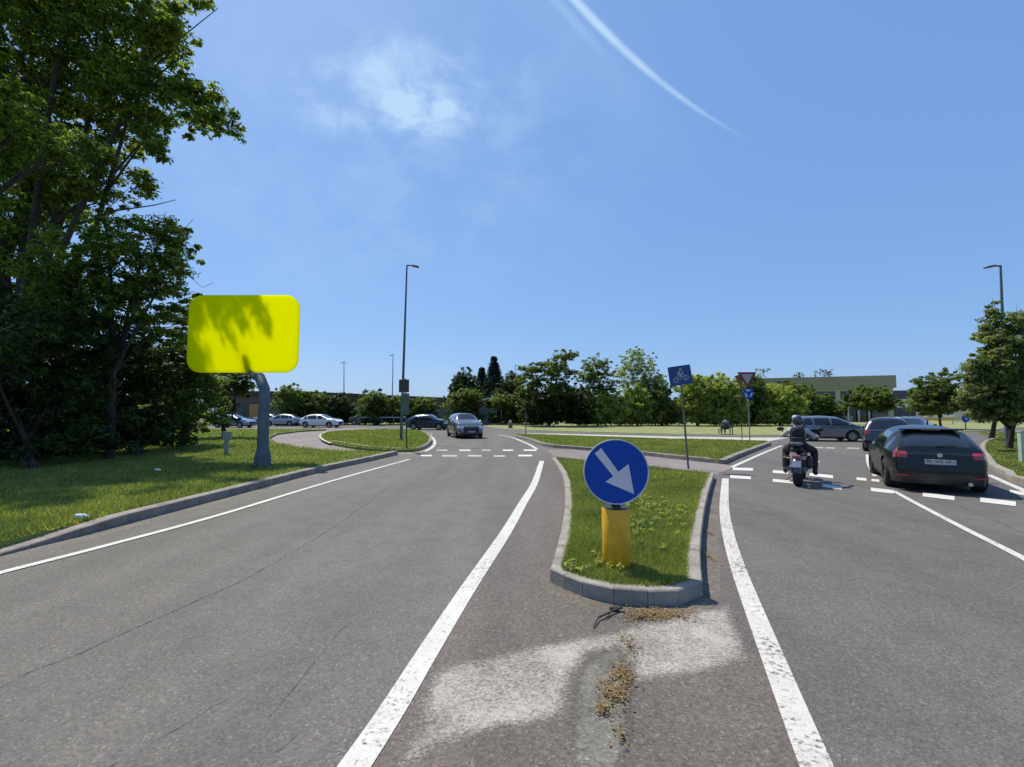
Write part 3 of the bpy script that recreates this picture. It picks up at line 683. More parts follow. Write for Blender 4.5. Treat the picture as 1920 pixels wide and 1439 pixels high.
tree('dark_bush', 'deep shaded dark bush filling the lower left corner of the trees', 'bush', tC, Cc, 'dark', .095, 44, 34, .38, 13, .08, stems=3, group='shrubs under the left trees')
tDd = G(255, 856, .13)
Dd = [lobe(240, 690, 90, 60, 18.5), lobe(200, 770, 90, 60, 18), lobe(290, 760, 70, 80, 19), lobe(230, 820, 90, 40, 17.5), lobe(320, 680, 50, 60, 20), lobe(190, 845, 80, 22, 17), lobe(300, 825, 60, 25, 19)]
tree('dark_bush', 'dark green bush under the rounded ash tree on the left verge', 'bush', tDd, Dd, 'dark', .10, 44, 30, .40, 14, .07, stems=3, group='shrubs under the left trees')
tE = G(335, 838, .13)
E = [lobe(345, 700, 50, 45, 21.5), lobe(385, 760, 38, 50, 22), lobe(330, 770, 50, 55, 22), lobe(365, 640, 30, 40, 22.5), lobe(400, 720, 25, 25, 22), lobe(350, 610, 25, 45, 22)]
tree('shrub_tree', 'green shrubby tree with thin pale stems behind the steel sign post', 'tree', tE, E, 'mid', .10, 44, 28, .36, 15, .06, stems=6, group='shrubs under the left trees')
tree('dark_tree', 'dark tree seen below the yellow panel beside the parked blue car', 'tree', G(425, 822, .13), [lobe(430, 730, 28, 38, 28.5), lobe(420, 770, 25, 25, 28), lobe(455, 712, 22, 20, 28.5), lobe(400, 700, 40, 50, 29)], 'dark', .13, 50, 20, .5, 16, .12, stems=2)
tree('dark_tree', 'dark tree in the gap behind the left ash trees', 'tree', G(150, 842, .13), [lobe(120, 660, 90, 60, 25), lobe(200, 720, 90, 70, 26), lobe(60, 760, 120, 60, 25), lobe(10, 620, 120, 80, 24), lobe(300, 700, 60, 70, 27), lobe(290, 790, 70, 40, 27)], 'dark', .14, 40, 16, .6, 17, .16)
# -- hedge and trees beyond the roundabout
far = [
 ('roadside_shrub', 'dark green shrub just right of the steel sign post behind the parked cars', 540, 60, [(545, 752, 26, 26)], 'mid'),
 ('roadside_shrub', 'shrub with a flat dark top behind the white parked car', 590, 62, [(590, 757, 24, 20)], 'mid'),
 ('roadside_shrub', 'low dark shrub behind the distant twin headed lamp', 640, 62, [(640, 762, 26, 22)], 'dark'),
 ('roadside_shrub', 'shrub with yellow green top left of the tall lamp post', 700, 60, [(702, 757, 26, 22), (708, 748, 14, 9)], 'mid'),
 ('roadside_shrub', 'shrub directly behind the tall lamp post', 752, 61, [(750, 764, 26, 22)], 'mid'),
 ('roadside_shrub', 'rust tinged shrub above the dark blue car', 795, 64, [(795, 764, 24, 18)], 'mid'),
 ('roadside_tree', 'round dark tree left of the conifer', 870, 66, [(872, 722, 24, 26), (862, 742, 18, 20), (885, 740, 20, 18)], 'dark'),
 ('roadside_shrub', 'mid green bush above the dark car with bright bonnet', 866, 60, [(868, 757, 32, 22), (880, 745, 20, 14)], 'mid'),
 ('roadside_shrub', 'small dark tree behind the bush right of the conifer', 958, 66, [(960, 722, 18, 22), (948, 745, 20, 20)], 'dark'),
 ('roadside_shrub', 'light topped green bush above the dark hedge gap at the road end', 945, 60, [(945, 755, 30, 14), (965, 765, 28, 24), (985, 748, 20, 22)], 'mid'),
 ('hedge_shrub', 'dark shrub under the layered tree', 1030, 54, [(1010, 770, 36, 26), (1050, 765, 34, 30), (1085, 762, 28, 30)], 'dark'),
 ('hedge_shrub', 'feathery yellow green bush left of the keep right sign disc', 1140, 55, [(1130, 758, 32, 24), (1150, 770, 34, 26), (1112, 775, 24, 22)], 'bright'),
 ('hedge_shrub', 'olive green bush behind the keep right sign disc', 1195, 56, [(1190, 755, 34, 30), (1215, 775, 36, 22), (1170, 780, 36, 18)], 'bright'),
 ('hedge_shrub', 'grey green bush left of the leaning blue square sign', 1238, 56, [(1236, 750, 24, 32), (1245, 778, 30, 20)], 'mid'),
 ('hedge_shrub', 'bright green bamboo like shrub right of the blue square sign', 1310, 55, [(1300, 735, 32, 30), (1325, 745, 34, 32), (1290, 765, 28, 22), (1330, 778, 30, 18)], 'bright'),
 ('hedge_shrub', 'bright green bamboo like shrub left of the yield sign', 1362, 55, [(1360, 735, 28, 30), (1372, 755, 30, 30), (1352, 778, 30, 18)], 'bright'),
 ('hedge_shrub', 'darker shrub behind the yield sign post', 1412, 57, [(1408, 745, 28, 26), (1410, 765, 26, 26), (1400, 718, 20, 14)], 'mid'),
 ('hedge_shrub', 'light green rounded bush left of the motorcyclist head', 1462, 56, [(1455, 748, 32, 24), (1475, 762, 34, 26), (1440, 775, 28, 20)], 'bright'),
 ('hedge_shrub', 'dark bush between the motorcyclist and the yellow building', 1530, 60, [(1515, 756, 34, 22), (1548, 766, 32, 18), (1510, 777, 34, 14)], 'mid'),
 ('hedge_shrub', 'low dark bush behind the silver car roof', 1490, 62, [(1495, 745, 30, 22), (1470, 735, 24, 16)], 'mid'),
]
for i, (nm, lb, bx, Y, ls, lf) in enumerate(far):
    lobes = [lobe(px, py, rx, ry, Y, 1.9) for px, py, rx, ry in ls]; xs_ = [q_[0] for q_ in ls]
    lobes += [lobe(min(xs_)-4, 787, 24, 14, Y, 1.6), lobe(max(xs_)+4, 787, 24, 14, Y, 1.6)]
    tree(nm, lb, 'tree' if 'tree' in nm else 'shrub', (D(bx, 790, Y).x, Y, .05), lobes, lf, .17, 34, 36, .5, 100+i, .07, stems=3, group='shrubs beyond the roundabout', flat=.8)
tree('sumac_tree', 'spreading layered dark tree with flat leafy tiers standing taller than the hedge', 'tree', (D(1030, 790, 53).x, 53, .05),
     [lobe(1000, 692, 22, 8, 53, 1.5), lobe(1058, 668, 22, 9, 53, 1.5), lobe(1030, 690, 32, 14, 53, 2), lobe(1050, 700, 28, 18, 53, 2), lobe(990, 715, 26, 18, 53, 2), lobe(1020, 725, 34, 20, 53, 2), lobe(1055, 735, 26, 18, 53, 2), lobe(1072, 662, 10, 5, 53, .8)], 'mid', .17, 24, 24, .42, 51, .13)
tree('open_tree', 'open green tree with see through crown left of the pale willow', 'tree', (D(1120, 790, 56).x, 56, .05),
     [lobe(1118, 690, 26, 24, 56, 2), lobe(1100, 705, 20, 18, 56, 2), lobe(1135, 715, 26, 22, 56, 2), lobe(1115, 735, 30, 16, 56, 2)], 'mid', .16, 22, 20, .42, 52, .12)
tree('willow_tree', 'pale silvery willow tree with airy crown, tallest above the hedge', 'tree', (D(1195, 790, 58).x, 58, .05),
     [lobe(1190, 675, 22, 22, 58, 2), lobe(1212, 690, 22, 24, 58, 2), lobe(1175, 700, 22, 22, 58, 2), lobe(1222, 718, 22, 18, 58, 2), lobe(1195, 725, 36, 20, 58, 2), lobe(1238, 712, 14, 14, 58, 1.5)], 'silver', .15, 22, 20, .42, 53, .12)
tree('thin_tree', 'sparse twiggy tree rising just right of the yield sign', 'tree', (D(1428, 790, 60).x, 60, .05), [lobe(1426, 700, 12, 8, 60, .8), lobe(1434, 693, 7, 5, 60, .5), lobe(1420, 715, 14, 10, 60, 1)], 'mid', .15, 8, 10, .35, 54, .06)
# conifer
def conifer(label, px, Y, top, hw, seed):
    base = Vector((D(px, 790, Y).x, Y, .05)); h = D(px, top, Y).z; r = np.random.default_rng(seed); C = []
    for i in range(760):
        q = r.random()**.8; z = h*(.1+.9*q); rad = hw*(1-q)*(.45+.55*r.random())+.05; a = r.random()*6.283
        C.append((rad*math.cos(a), rad*math.sin(a), z-rad*.25))
    t = thing('conifer', label, 'tree', tuple(base), group='conifers in the far tree line')
    poly_mesh('crown', leaves_at(np.array(C), 24, .42, .15, .5, .2, seed, .3), 4, LM['conifer'], t)
    MB().tube([(0, 0, -.1), (0, 0, h*.97)], [.22, .03], 8).build('trunk', M_bark, t)
conifer('tall pointed dark conifer in the far tree line', 926, 70, 671, 3.6, 61)
conifer('smaller conifer just left of the tall pointed one', 903, 72, 692, 2.6, 62)
# -- right side trees
tree('lawn_tree', 'small round tree with short brown trunk on the far right lawn', 'tree', G(1764, 803, .05), [lobe(1757, 728, 32, 30, 45, 2), lobe(1740, 755, 28, 20, 45, 1.8), lobe(1775, 750, 26, 24, 45, 1.8), lobe(1755, 765, 34, 14, 45, 2), lobe(1724, 742, 9, 10, 45, .6)], 'mid', .12, 46, 44, .36, 71, .12)
tree('lawn_tree', 'wide low tree standing in front of the yellow building', 'tree', (D(1634, 790, 58).x, 58, .05), [lobe(1632, 745, 34, 20, 58, 2.2), lobe(1615, 755, 22, 14, 58, 2), lobe(1655, 756, 20, 14, 58, 2)], 'mid', .16, 40, 36, .5, 72, .12)
tree('right_tree', 'large tree with broad pale leaves at the right edge beside the verge', 'tree', G(1893, 843, .12),
     [lobe(1868, 612, 20, 34, 19.5), lobe(1905, 650, 42, 60, 19.3), lobe(1868, 690, 36, 40, 19), lobe(1845, 700, 28, 34, 19), lobe(1850, 742, 36, 30, 19), lobe(1905, 740, 44, 44, 19), lobe(1960, 680, 60, 90, 19.5), lobe(1912, 785, 26, 18, 18.5), lobe(1880, 765, 30, 22, 19), lobe(1925, 610, 20, 30, 19.5), lobe(1862, 582, 6, 14, 19.5), lobe(1828, 700, 16, 22, 19), lobe(1826, 738, 24, 26, 19), lobe(1842, 772, 24, 18, 19), lobe(1853, 640, 16, 28, 19.3)], 'broad', .075, 60, 70, .26, 73, .11)
tree('right_tree', 'darker tree behind the large broad leaved tree at the right', 'tree', G(1860, 822, .12), [lobe(1835, 735, 26, 30, 26), lobe(1860, 760, 34, 26, 26), lobe(1890, 700, 30, 50, 26), lobe(1905, 770, 30, 22, 26)], 'mid', .11, 46, 34, .4, 74, .13)
# far tree masses closing the horizon
def far_mass(name, label, spans, seed):
    V = []
    for (x0, x1, top, Y) in spans:
        r = np.random.default_rng(seed+int(x0)+1000); n = int((x1-x0)*.9)
        C = []
        for _ in range(n):
            px = r.uniform(x0, x1); h = D(px, top, Y).z*(.75+.3*math.sin(px*.07)**2+.1*r.random())
            C.append((D(px, 780, Y).x, Y+r.uniform(-3, 3), r.uniform(.3, h)))
        V.append(leaves_at(np.array(C), 26, 1.3, .35, .8, .4, seed))
    o = poly_mesh(name, np.concatenate(V), 4, LM['dark']); tag(o, label, 'trees', kind='stuff')
far_mass('distant_woods', 'far dark belt of trees on the horizon behind the buildings', [(-900, 420, 700, 95), (440, 860, 752, 120), (860, 1110, 735, 85), (1110, 1520, 752, 80), (1680, 1730, 738, 150), (1780, 2100, 745, 120), (2100, 2900, 700, 100), (1500, 1580, 703, 130)], 5)

# ------------------------------------------------------------------ buildings
def fbox(mb, p0, p1, dep, z0, z1):
    """box whose front wall runs p0->p1, going back by dep"""
    a = Vector((p0[0], p0[1])); b = Vector((p1[0], p1[1])); t = (b-a).normalized(); n = Vector((-t.y, t.x))
    c, d = b+n*dep, a+n*dep
    vs = [(*q, z) for z in (z0, z1) for q in (a, b, c, d)]
    mb.add(vs, [(3, 2, 1, 0), (4, 5, 6, 7), (0, 1, 5, 4), (1, 2, 6, 5), (2, 3, 7, 6), (3, 0, 4, 7)]); return mb
def face_frame(p0, p1):
    a = Vector((p0[0], p0[1])); b = Vector((p1[0], p1[1])); t = (b-a).normalized(); n = Vector((-t.y, t.x)); return a, t, n, (b-a).length
M_brownroof = mat('brown_roof', (.05, .035, .03), .9); M_ochre = mat('ochre_render', (.46, .42, .29), .9, amp=.12); M_olive = mat('olive_fascia', (.32, .28, .17), .9, amp=.15)
M_beige = mat('beige_render', (.55, .50, .40), .9, amp=.08); M_wall = mat('grey_brown_wall', (.12, .10, .085), .9); M_orange = mat('orange_render', (.45, .25, .10), .9)
M_redroof = mat('dark_red_roof', (.12, .05, .045), .9); M_tent = mat('white_canvas', (.75, .76, .76), .7, amp=.05); M_bluesheet = mat('pale_blue_sheet', (.28, .38, .45), .6)
def building(name, label, p0, p1, dep, h, mw, mroof, roofh=.5, over=.25, win=None, mwin=None):
    a, t, n, L = face_frame(p0, p1); o = thing(name, label, 'building', (a.x, a.y, 0), math.atan2(t.y, t.x))
    MB().box((L/2, dep/2, h/2), (L, dep, h)).build('wall', mw, o)
    MB().box((L/2, dep/2, h+roofh/2+.002), (L+2*over, dep+2*over, roofh)).build('roof', mroof, o)
    for (x, z, w, hh) in (win or []):
        f = MB().box((x, -.03, z), (w+.16, .06, hh+.16)).build('window', M_pole, o)
        MB().box((x, -.075, z), (w, .03, hh)).build('pane', M_glass, f)
    return o
pA, pB = D(1428, 780, 80), D(1677, 780, 73)
hB = D(1677, 703, 73).z
ob = building('office_building', 'flat roofed ochre two storey building behind the trees on the right', (pA.x, 80), (pB.x, 73), 16, hB-2.1, M_ochre, M_olive, 2.0, .35,
         [(x, z, 2.6, 1.2) for z in (1.7, 4.4) for x in (2.5, 6, 9.5, 13, 16.5, 20)])
mb = MB(); mb.tube([(9, 4, hB), (9, 4, hB+1.4)], .05, 6); mb.box((9, 4, hB+1.1), (.7, .05, .05)); mb.build('antenna', M_dkpole, ob)
for x in (11.0, 12.4, 13.8, 15.2): MB().box((x, -.6, 1.6), (.22, .22, 3.2)).build('column', M_beige, ob)
MB().box((15.2, -.4, 3.35), (4.6, 1.1, .25)).build('canopy', M_beige, ob)
MB().box((15.2, -.15, 1.5), (4.0, .12, 2.6)).build('entrance', M_glass, ob)
a = D(560, 780, 76); b = D(838, 780, 112)
building('warehouse', 'long low warehouse with dark brown roof behind the roadside shrubs', (a.x, 76), (b.x, 112), 20, 3.6, M_wall, M_brownroof, 1.5, .4, [(x, 2.2, 3, 1.2) for x in range(6, 44, 6)])
a = D(415, 780, 66); b = D(486, 780, 66)
o = building('service_building', 'small beige building with red roof edge seen left of the steel sign post', (a.x, 66), (b.x+1.0, 67), 8, 4.2, M_wall, M_redroof, .5, .5, [(2.2, 1.5, 1.6, 2.2)])
MB().box((4.9, -.1, 1.4), (2.2, .2, 2.8)).build('orange_wall', M_orange, o)
a = D(1672, 780, 92); b = D(1790, 780, 88)
building('side_building', 'low beige plain building between the ochre building and the small round tree', (a.x, 94), (b.x, 84), 10, D(1720, 741, 90).z-.2, M_beige, M_concrete, .25, .15, [(1.5, 1.4, 2.5, 1.2)])
# pale curved shed behind the bushes at the road end
o = thing('shed', 'pale blue shed with curved white roof half hidden by bushes at the road end', 'shed', tuple(D(915, 800, 64).xy)+(0,), 0)
MB().box((0, 1.5, 1.4), (2.4, 3, 2.8)).build('wall', M_bluesheet, o)
pts = [(-1.35+2.7*i/10, 2.8+.75*math.sin(math.pi*(.12+.55*i/10))) for i in range(11)]
mb = MB(); mb.slab(pts+[(x, z-.18) for x, z in reversed(pts)], (0, -.25, 0), (1, 0, 0), (0, 0, 1), -3.6); mb.build('roof', M_tent, o, tri=True)
# tent and awnings on the right
o = thing('tent', 'white peaked market tent behind the small round tree', 'tent', tuple(D(1806, 790, 75).xy)+(0,))
mb = MB(); q = 2.2; mb.add([(-q, -q, 2.3), (q, -q, 2.3), (q, q, 2.3), (-q, q, 2.3), (0, 0, 3.5), (-q, -q, 2.0), (q, -q, 2.0), (q, q, 2.0), (-q, q, 2.0)], [(0, 1, 4), (1, 2, 4), (2, 3, 4), (3, 0, 4), (0, 1, 6, 5), (1, 2, 7, 6), (2, 3, 8, 7), (3, 0, 5, 8)]); mb.build('canopy', M_tent, o)
for x in (-q, q):
    for y in (-q, q): MB().tube([(x, y, 0), (x, y, 2.3)], .04, 6).build('leg', M_galv, o)
M_awn = mat('orange_awning', (.72, .40, .12), .8)
o = thing('barrier_board', 'low orange and white boarding behind the small round tree trunk', 'barrier', tuple(D(1762, 790, 62).xy)+(0,))
MB().box((0, 0, .75), (4.2, .08, .45)).build('panel', M_awn, o); MB().box((0, 0, 1.15), (4.2, .06, .3)).build('top_rail', M_tent, o)
for x in (-1.8, 0, 1.8): MB().box((x, .06, .5), (.08, .06, 1.0)).build('post', M_galv, o)

# ------------------------------------------------------------------ signs and posts
def disc(mb, c, r, th, n=48, ux=(1, 0, 0), uy=(0, 0, 1)):
    return mb.slab([(r*math.cos(2*math.pi*k/n), r*math.sin(2*math.pi*k/n)) for k in range(n)], c, ux, uy, th)
def keep_right_sign():
    b = G(1156, 1060, H-.01); o = thing('keep_right_sign', 'blue round keep right sign with white arrow on a yellow bollard in the near island', 'traffic sign', tuple(b), R(-4))
    s = 1/ (F/ (b.y))          # metres per pixel at its depth
    rb = 25.5*s; zt = 104*s
    prof = [(rb*.97, 0), (rb, .01), (rb, zt-.012), (rb*.96, zt)]
    MB().lathe(prof, 40).build('bollard', M_bollard, o, smooth=True)
    MB().lathe([(rb*.93, zt), (rb*.93, zt+.008)], 40).build('cap', M_black, o)
    MB().box((0, 0, zt+.03), (.09, .05, .07)).build('bracket', M_black, o)
    rc = 60*s; cz = zt+.035+rc+.005; c = Vector((0, -.06, cz))
    MB().tube([(0, .0, zt), (0, .0, cz+.1)], .022, 10).build('post', M_black, o)
    disc(MB(), c, rc*.955, .012, 64).build('sign_disc', M_blue, o)
    mb = MB(); mb.lathe([(rc*.965, .0), (rc*.99, .0), (rc*.99, .02), (rc*.965, .02)], 64, c+Vector((0, -.006, 0)), 'Y', closed=True); mb.build('rim', M_white, o, smooth=True)
    # arrow pixels relative to disc centre from crop (scale 4.2325, centre 673,300)
    ar = [(510, 160), (560, 118), (690, 300), (768, 240), (808, 470), (590, 378), (650, 335)]
    P = [((x-673)/4.2325*s, (300-y)/4.2325*s) for x, y in ar]
    MB().slab(P, c+Vector((0, -.0032, 0)), (1, 0, 0), (0, 0, 1), .003).build('arrow', M_white, o, tri=True)
    mb = MB()
    for r_ in (rb*1.06, ):
        for k in range(60):
            pass
    return o
keep_right_sign()
def far_keep_sign():
    b = G(1811, 806, .05); o = thing('small_keep_sign', 'distant round blue sign on short post near the far right lawn edge', 'traffic sign', tuple(b))
    MB().tube([(0, 0, 0), (0, 0, .95)], .05, 8).build('post', M_galv, o)
    disc(MB(), (0, -.06, 1.05), .36, .02, 28).build('sign_disc', M_blue, o)
    MB().slab([(-.16, .14), (-.11, .18), (.05, .0), (.12, .05), (.14, -.16), (-.08, -.12), (-.01, -.06)], (0, -.064, 1.05), (1, 0, 0), (0, 0, 1), .003).build('arrow', M_white, o, tri=True)
far_keep_sign()
def bike_sign():
    b = G(1291, 880, 0); top = D(1275, 692, b.y-.0)
    o = thing('bicycle_crossing_sign', 'leaning post with blue square bicycle crossing sign behind the near island', 'traffic sign', tuple(b))
    t = top-b; MB().tube([(0, 0, -.05), t], .03, 10).build('pole', mat('dark_steel_pole', (.13, .14, .12), .6, .3), o, smooth=True)
    u = t.normalized(); s = b.y/F
    q = [(1253, 689), (1295, 683), (1298, 720), (1256, 725)]
    Pq = [D(x, y, b.y-.06)-b for x, y in q]; c = sum(Pq, Vector())/4
    ux = (Pq[1]-Pq[0]).normalized(); uy = Vector((0, 0, 1)); uy = (uy-ux*uy.dot(ux)).normalized(); w = (Pq[1]-Pq[0]).length/2; h = (Pq[0]-Pq[3]).length/2
    def rr(w, h, r=.03):
        out = []
        for cx, cy, a0 in ((w-r, h-r, 0), (-w+r, h-r, 90), (-w+r, -h+r, 180), (w-r, -h+r, 270)):
            for k in range(5): a = R(a0+22.5*k); out.append((cx+r*math.cos(a), cy+r*math.sin(a)))
        return out
    MB().slab(rr(w, h), c, ux, uy, .015).build('sign_plate', mat('sign_blue_matt', (.010, .05, .17), .5), o, tri=True)
    ic = mat('sign_icon_white', (.30, .34, .42), .5)
    mb = MB(); n = ux.cross(uy).normalized(); cc = c+n*.004
    L3 = lambda x, y: cc+ux*x*w+uy*y*h
    for x, y in ((-.42, -.42), (.45, -.30)):
        C0 = L3(x, y)
        ringp = [C0+(ux*math.cos(2*math.pi*k/20)+uy*math.sin(2*math.pi*k/20))*(w*.25) for k in range(21)]
        ring2 = [C0+(ux*math.cos(2*math.pi*k/20)+uy*math.sin(2*math.pi*k/20))*(w*.17) for k in range(21)]
        mb.add(ringp+ring2, [(k, k+1, 22+k, 21+k) for k in range(20)])
    def bar(a, b_, wd):
        p, q_ = L3(*a), L3(*b_); d = (q_-p).normalized(); s_ = d.cross(n)*wd*w; mb.add([p-s_, q_-s_, q_+s_, p+s_], [(0, 1, 2, 3)])
    bar((-.42, -.42), (-.18, .12), .05); bar((-.18, .1), (.05, -.32), .05); bar((.05, -.32), (.45, -.3), .06); bar((-.42, -.42), (.05, -.36), .04)
    bar((-.2, .12), (.12, .42), .13); bar((.12, .42), (.22, .08), .12); bar((-.05, .1), (.18, -.3), .10)
    C0 = L3(.08, .62); mb.add([C0+(ux*math.cos(2*math.pi*k/12)+uy*math.sin(2*math.pi*k/12))*w*.13 for k in range(12)], [tuple(range(12))])
    mb.build('bicycle_symbol', ic, o)
bike_sign()
def yield_sign():
    b = G(1406, 827, .13); Y = b.y; s = Y/F
    o = thing('yield_sign', 'red and white inverted triangle yield sign above a small blue roundabout disc', 'traffic sign', tuple(b))
    top = D(1401, 700, Y)-b
    MB().tube([(0, 0, -.1), top], .03, 8).build('pole', M_galv, o)
    c = D(1401, 708, Y-.06)-b; r = 19*s
    tri = lambda k: [(-r*k*.95, r*k*.52), (0, -r*k*1.12), (r*k*.95, r*k*.52)]
    MB().slab(tri(1.0), c, (1, 0, 0), (0, 0, 1), .02).build('red_triangle', mat('sign_red', (.20, .030, .026), .5), o)
    MB().slab(tri(.60), c+Vector((0, -.004, 0)), (1, 0, 0), (0, 0, 1), .003).build('white_triangle', mat('sign_grey_white', (.42, .36, .36), .5), o)
    c2_ = D(1403.5, 738, Y-.06)-b; disc(MB(), c2_, 10.5*s, .02, 28).build('blue_disc', M_blue, o)
    mb = MB()
    for k in range(3):
        a = R(90+120*k); d = Vector((math.cos(a), 0, math.sin(a))); t = Vector((-math.sin(a), 0, math.cos(a))); p = c2_+Vector((0, -.004, 0))+d*5.6*s
        mb.add([p-t*4.2*s-d*1.3*s, p-t*4.2*s+d*1.3*s, p+t*2*s+d*1.3*s, p+t*2*s+d*3*s, p+t*5*s, p+t*2*s-d*3*s, p+t*2*s-d*1.3*s], [(0, 1, 2, 3, 4, 5, 6)])
    mb.build('arrow_symbol', M_white, o, tri=True)
    # its back-to-back companion
    b2 = G(1392, 822, .13); o2 = thing('yield_sign', 'rusty brown back of a second triangular sign just left of the yield sign', 'traffic sign', tuple(b2))
    Y2 = b2.y; c = D(1388, 711, Y2)-b2; r = 12*Y2/F
    MB().tube([(0, .04, -.1), (c.x, .04, c.z)], .025, 8).build('pole', M_dkpole, o2)
    MB().slab([(-r*.9, r*.5), (0, -r), (r*.9, r*.5)], c, (1, 0, 0), (0, 0, 1), .02).build('plate', mat('rusty_brown', (.22, .09, .05), .8), o2)
yield_sign()
def big_panel():
    b = G(492, 876, .13); Y = b.y; s = Y/F
    o = thing('stand_in_sign', 'large blank yellow rounded panel standing in for a hidden sign on a thick curved grey steel post', 'sign', tuple(b))
    pp = [(492, 876), (493, 800), (494, 760), (494, 730), (488, 704), (472, 672), (456, 640)]
    P = [D(x, y, Y)-b for x, y in pp]; P[0] = Vector((0, 0, -.03))
    P = P[:4]; q0 = D(488, 710, Y)-b; P += [D(487, 708, Y+.3)-b, D(482, 707, Y+1.1)-b, D(474, 704, Y+2.0)-b, D(468, 690, Y+2.25)-b, D(460, 650, Y+2.3)-b]; P = [Vector((p.x, p.y if i > 3 else .02*i, p.z)) for i, p in enumerate(P)]
    post_m = mat('weathered_steel_post', (.095, .125, .14), .6, .2, amp=.25)
    MB().tube(P, [10.5*s, 10*s, 9.5*s, 9.5*s, 9.5*s, 8.5*s, 7*s, 7*s, 7*s], 12).build('post', post_m, o, smooth=True)
    mb = MB(); mb.lathe([(15*s, 0), (15*s, .02), (14.5*s, .30), (11*s, .55), (10.6*s, .6)], 8); mb.build('base', post_m, o)
    for k in range(4):
        a = R(45+90*k); MB().tube([(.26*math.cos(a), .26*math.sin(a), -.02), (.26*math.cos(a), .26*math.sin(a), .07)], .02, 6).build('bolt', M_dkpole, o)
    Yp = Y+2.0; s = Yp/F; w = (561-351)/2*s; h = (700-552)/2*s; c = D(456, 626, Yp)-b; r = 26*s  # yellow panel is a stand-in for a sign whose face is unknown
    pts = []
    for cx, cy, a0 in ((w-r, h-r, 0), (-w+r, h-r, 90), (-w+r, -h+r, 180), (w-r, -h+r, 270)):
        for k in range(9): a = R(a0+90*k/8); pts.append((cx+r*math.cos(a), cy+r*math.sin(a)))
    m = bpy.data.materials.new('yellow_stand_in_panel'); m.use_nodes = True; nt = m.node_tree; bs = nt.nodes['Principled BSDF']
    col = _ramp(nt, _noise(nt, .5, 2), [(.3, (.93, .94, .0)), (.7, (.96, .95, .004))])
    nt.links.new(col, bs.inputs['Base Color']); bs.inputs['Roughness'].default_value = .9; bs.inputs['Specular IOR Level'].default_value = 0.0
    tr = nt.nodes.new('ShaderNodeBsdfTranslucent'); nt.links.new(col, tr.inputs[0]); mx = nt.nodes.new('ShaderNodeMixShader'); mx.inputs[0].default_value = .93  # translucency made up so sun from behind brightens the panel
    nt.links.new(bs.outputs[0], mx.inputs[1]); nt.links.new(tr.outputs[0], mx.inputs[2])
    nt.links.new(mx.outputs[0], nt.nodes['Material Output'].inputs[0])
    MB().slab(pts, c, (1, 0, 0), (0, 0, 1), .05).build('panel', m, o, tri=True)
big_panel()
# utility plate post in the verge
b = G(424, 854, .13); s = b.y/F
o = thing('utility_post', 'small grey utility post with square plate standing in the left verge', 'post', tuple(b))
MB().box((0, 0, 15*s), (7*s, 4*s, 36*s)).build('post', M_galv, o); MB().box((2*s, -.05, 36*s), (17*s, .03, 16*s), bev=.006).build('plate', M_galv, o)
# tall lamps
def lamp(label, px, base_y, top_px, top_y, arm_px, group='tall street lamps', Y=None, z=.1, mat_=M_pole, head=True, r=.085, twin=False):
    b = G(px, base_y, z) if Y is None else Vector((D(px, 780, Y).x, Y, z)); Y = b.y
    o = thing('street_lamp', label, 'street lamp', tuple(b), group=group)
    t = D(top_px, top_y, Y)-b; t.y = 0
    MB().tube([(0, 0, -.1), (0, 0, .02), t*.5, t], [r*1.1, r, r*.8, r*.5], 12).build('pole', mat_, o, smooth=True)
    for sgn in ((1, -1) if twin else (1,)):
        e = D(arm_px, top_y+3, Y)-b; e.y = 0
        if sgn < 0: e.x = 2*t.x-e.x
        mid = t.lerp(e, .45)+Vector((0, 0, .03))
        MB().tube([t, mid], [r*.5, r*.45], 8).build('arm', mat_, o)
        d = (e-mid); L = d.length; rot = Matrix.Rotation(math.atan2(-d.z, d.x), 3, 'Y')
        MB().box((mid+e)/2, (L*1.05, .26, .09), rot, .025).build('lamp_head', mat_, o)
    return o
lp = lamp('tall single arm street lamp on the small left island', 752, 826, 763, 498, 785)
b0 = lp.location; Yl = b0.y; sl = Yl/F
MB().box((.02, 0, D(752, 800, Yl).z*.0+.95), (.30, .2, 1.7), bev=.02).build('service_cabinet', M_pole, lp) if False else None
lamp('tall single arm street lamp rising behind the right tree', 1889, 838, 1876, 499, 1848, z=.12)
lamp('distant twin headed lamp above the brown warehouse roof', 645, 0, 645, 679, 651, Y=95, r=.12, twin=True, group='distant lamps')
lamp('distant slim lamp just left of the tall lamp post', 735, 0, 737, 665, 731, Y=80, r=.10, group='distant lamps')
lamp('distant lamp peeking over the far trees right of the conifer', 966, 0, 966, 685, 976, Y=78, r=.09, group='distant lamps')
# sign seen from behind next to lamp
b = G(763, 847, 0); Y = b.y; s = Y/F
o = thing('sign_back', 'dark square sign plates seen from behind on a thin post beside the tall lamp', 'traffic sign', tuple(b), 0)
MB().tube([(0, 0, -.05), (D(760, 712, Y).x-b.x, 0, D(760, 710, Y).z)], .03, 8).build('pole', M_dkpole, o)
zz = D(758, 724, Y); MB().box((zz.x-b.x, -.05, zz.z), (19*s, .02, 24*s), bev=.004).build('plate', M_dkpole, o)
zz = D(760, 758, Y); MB().box((zz.x-b.x, -.05, zz.z), (15*s, .02, 40*s), bev=.004).build('lower_plate', mat('green_grey_plate', (.09, .13, .11), .6), o)
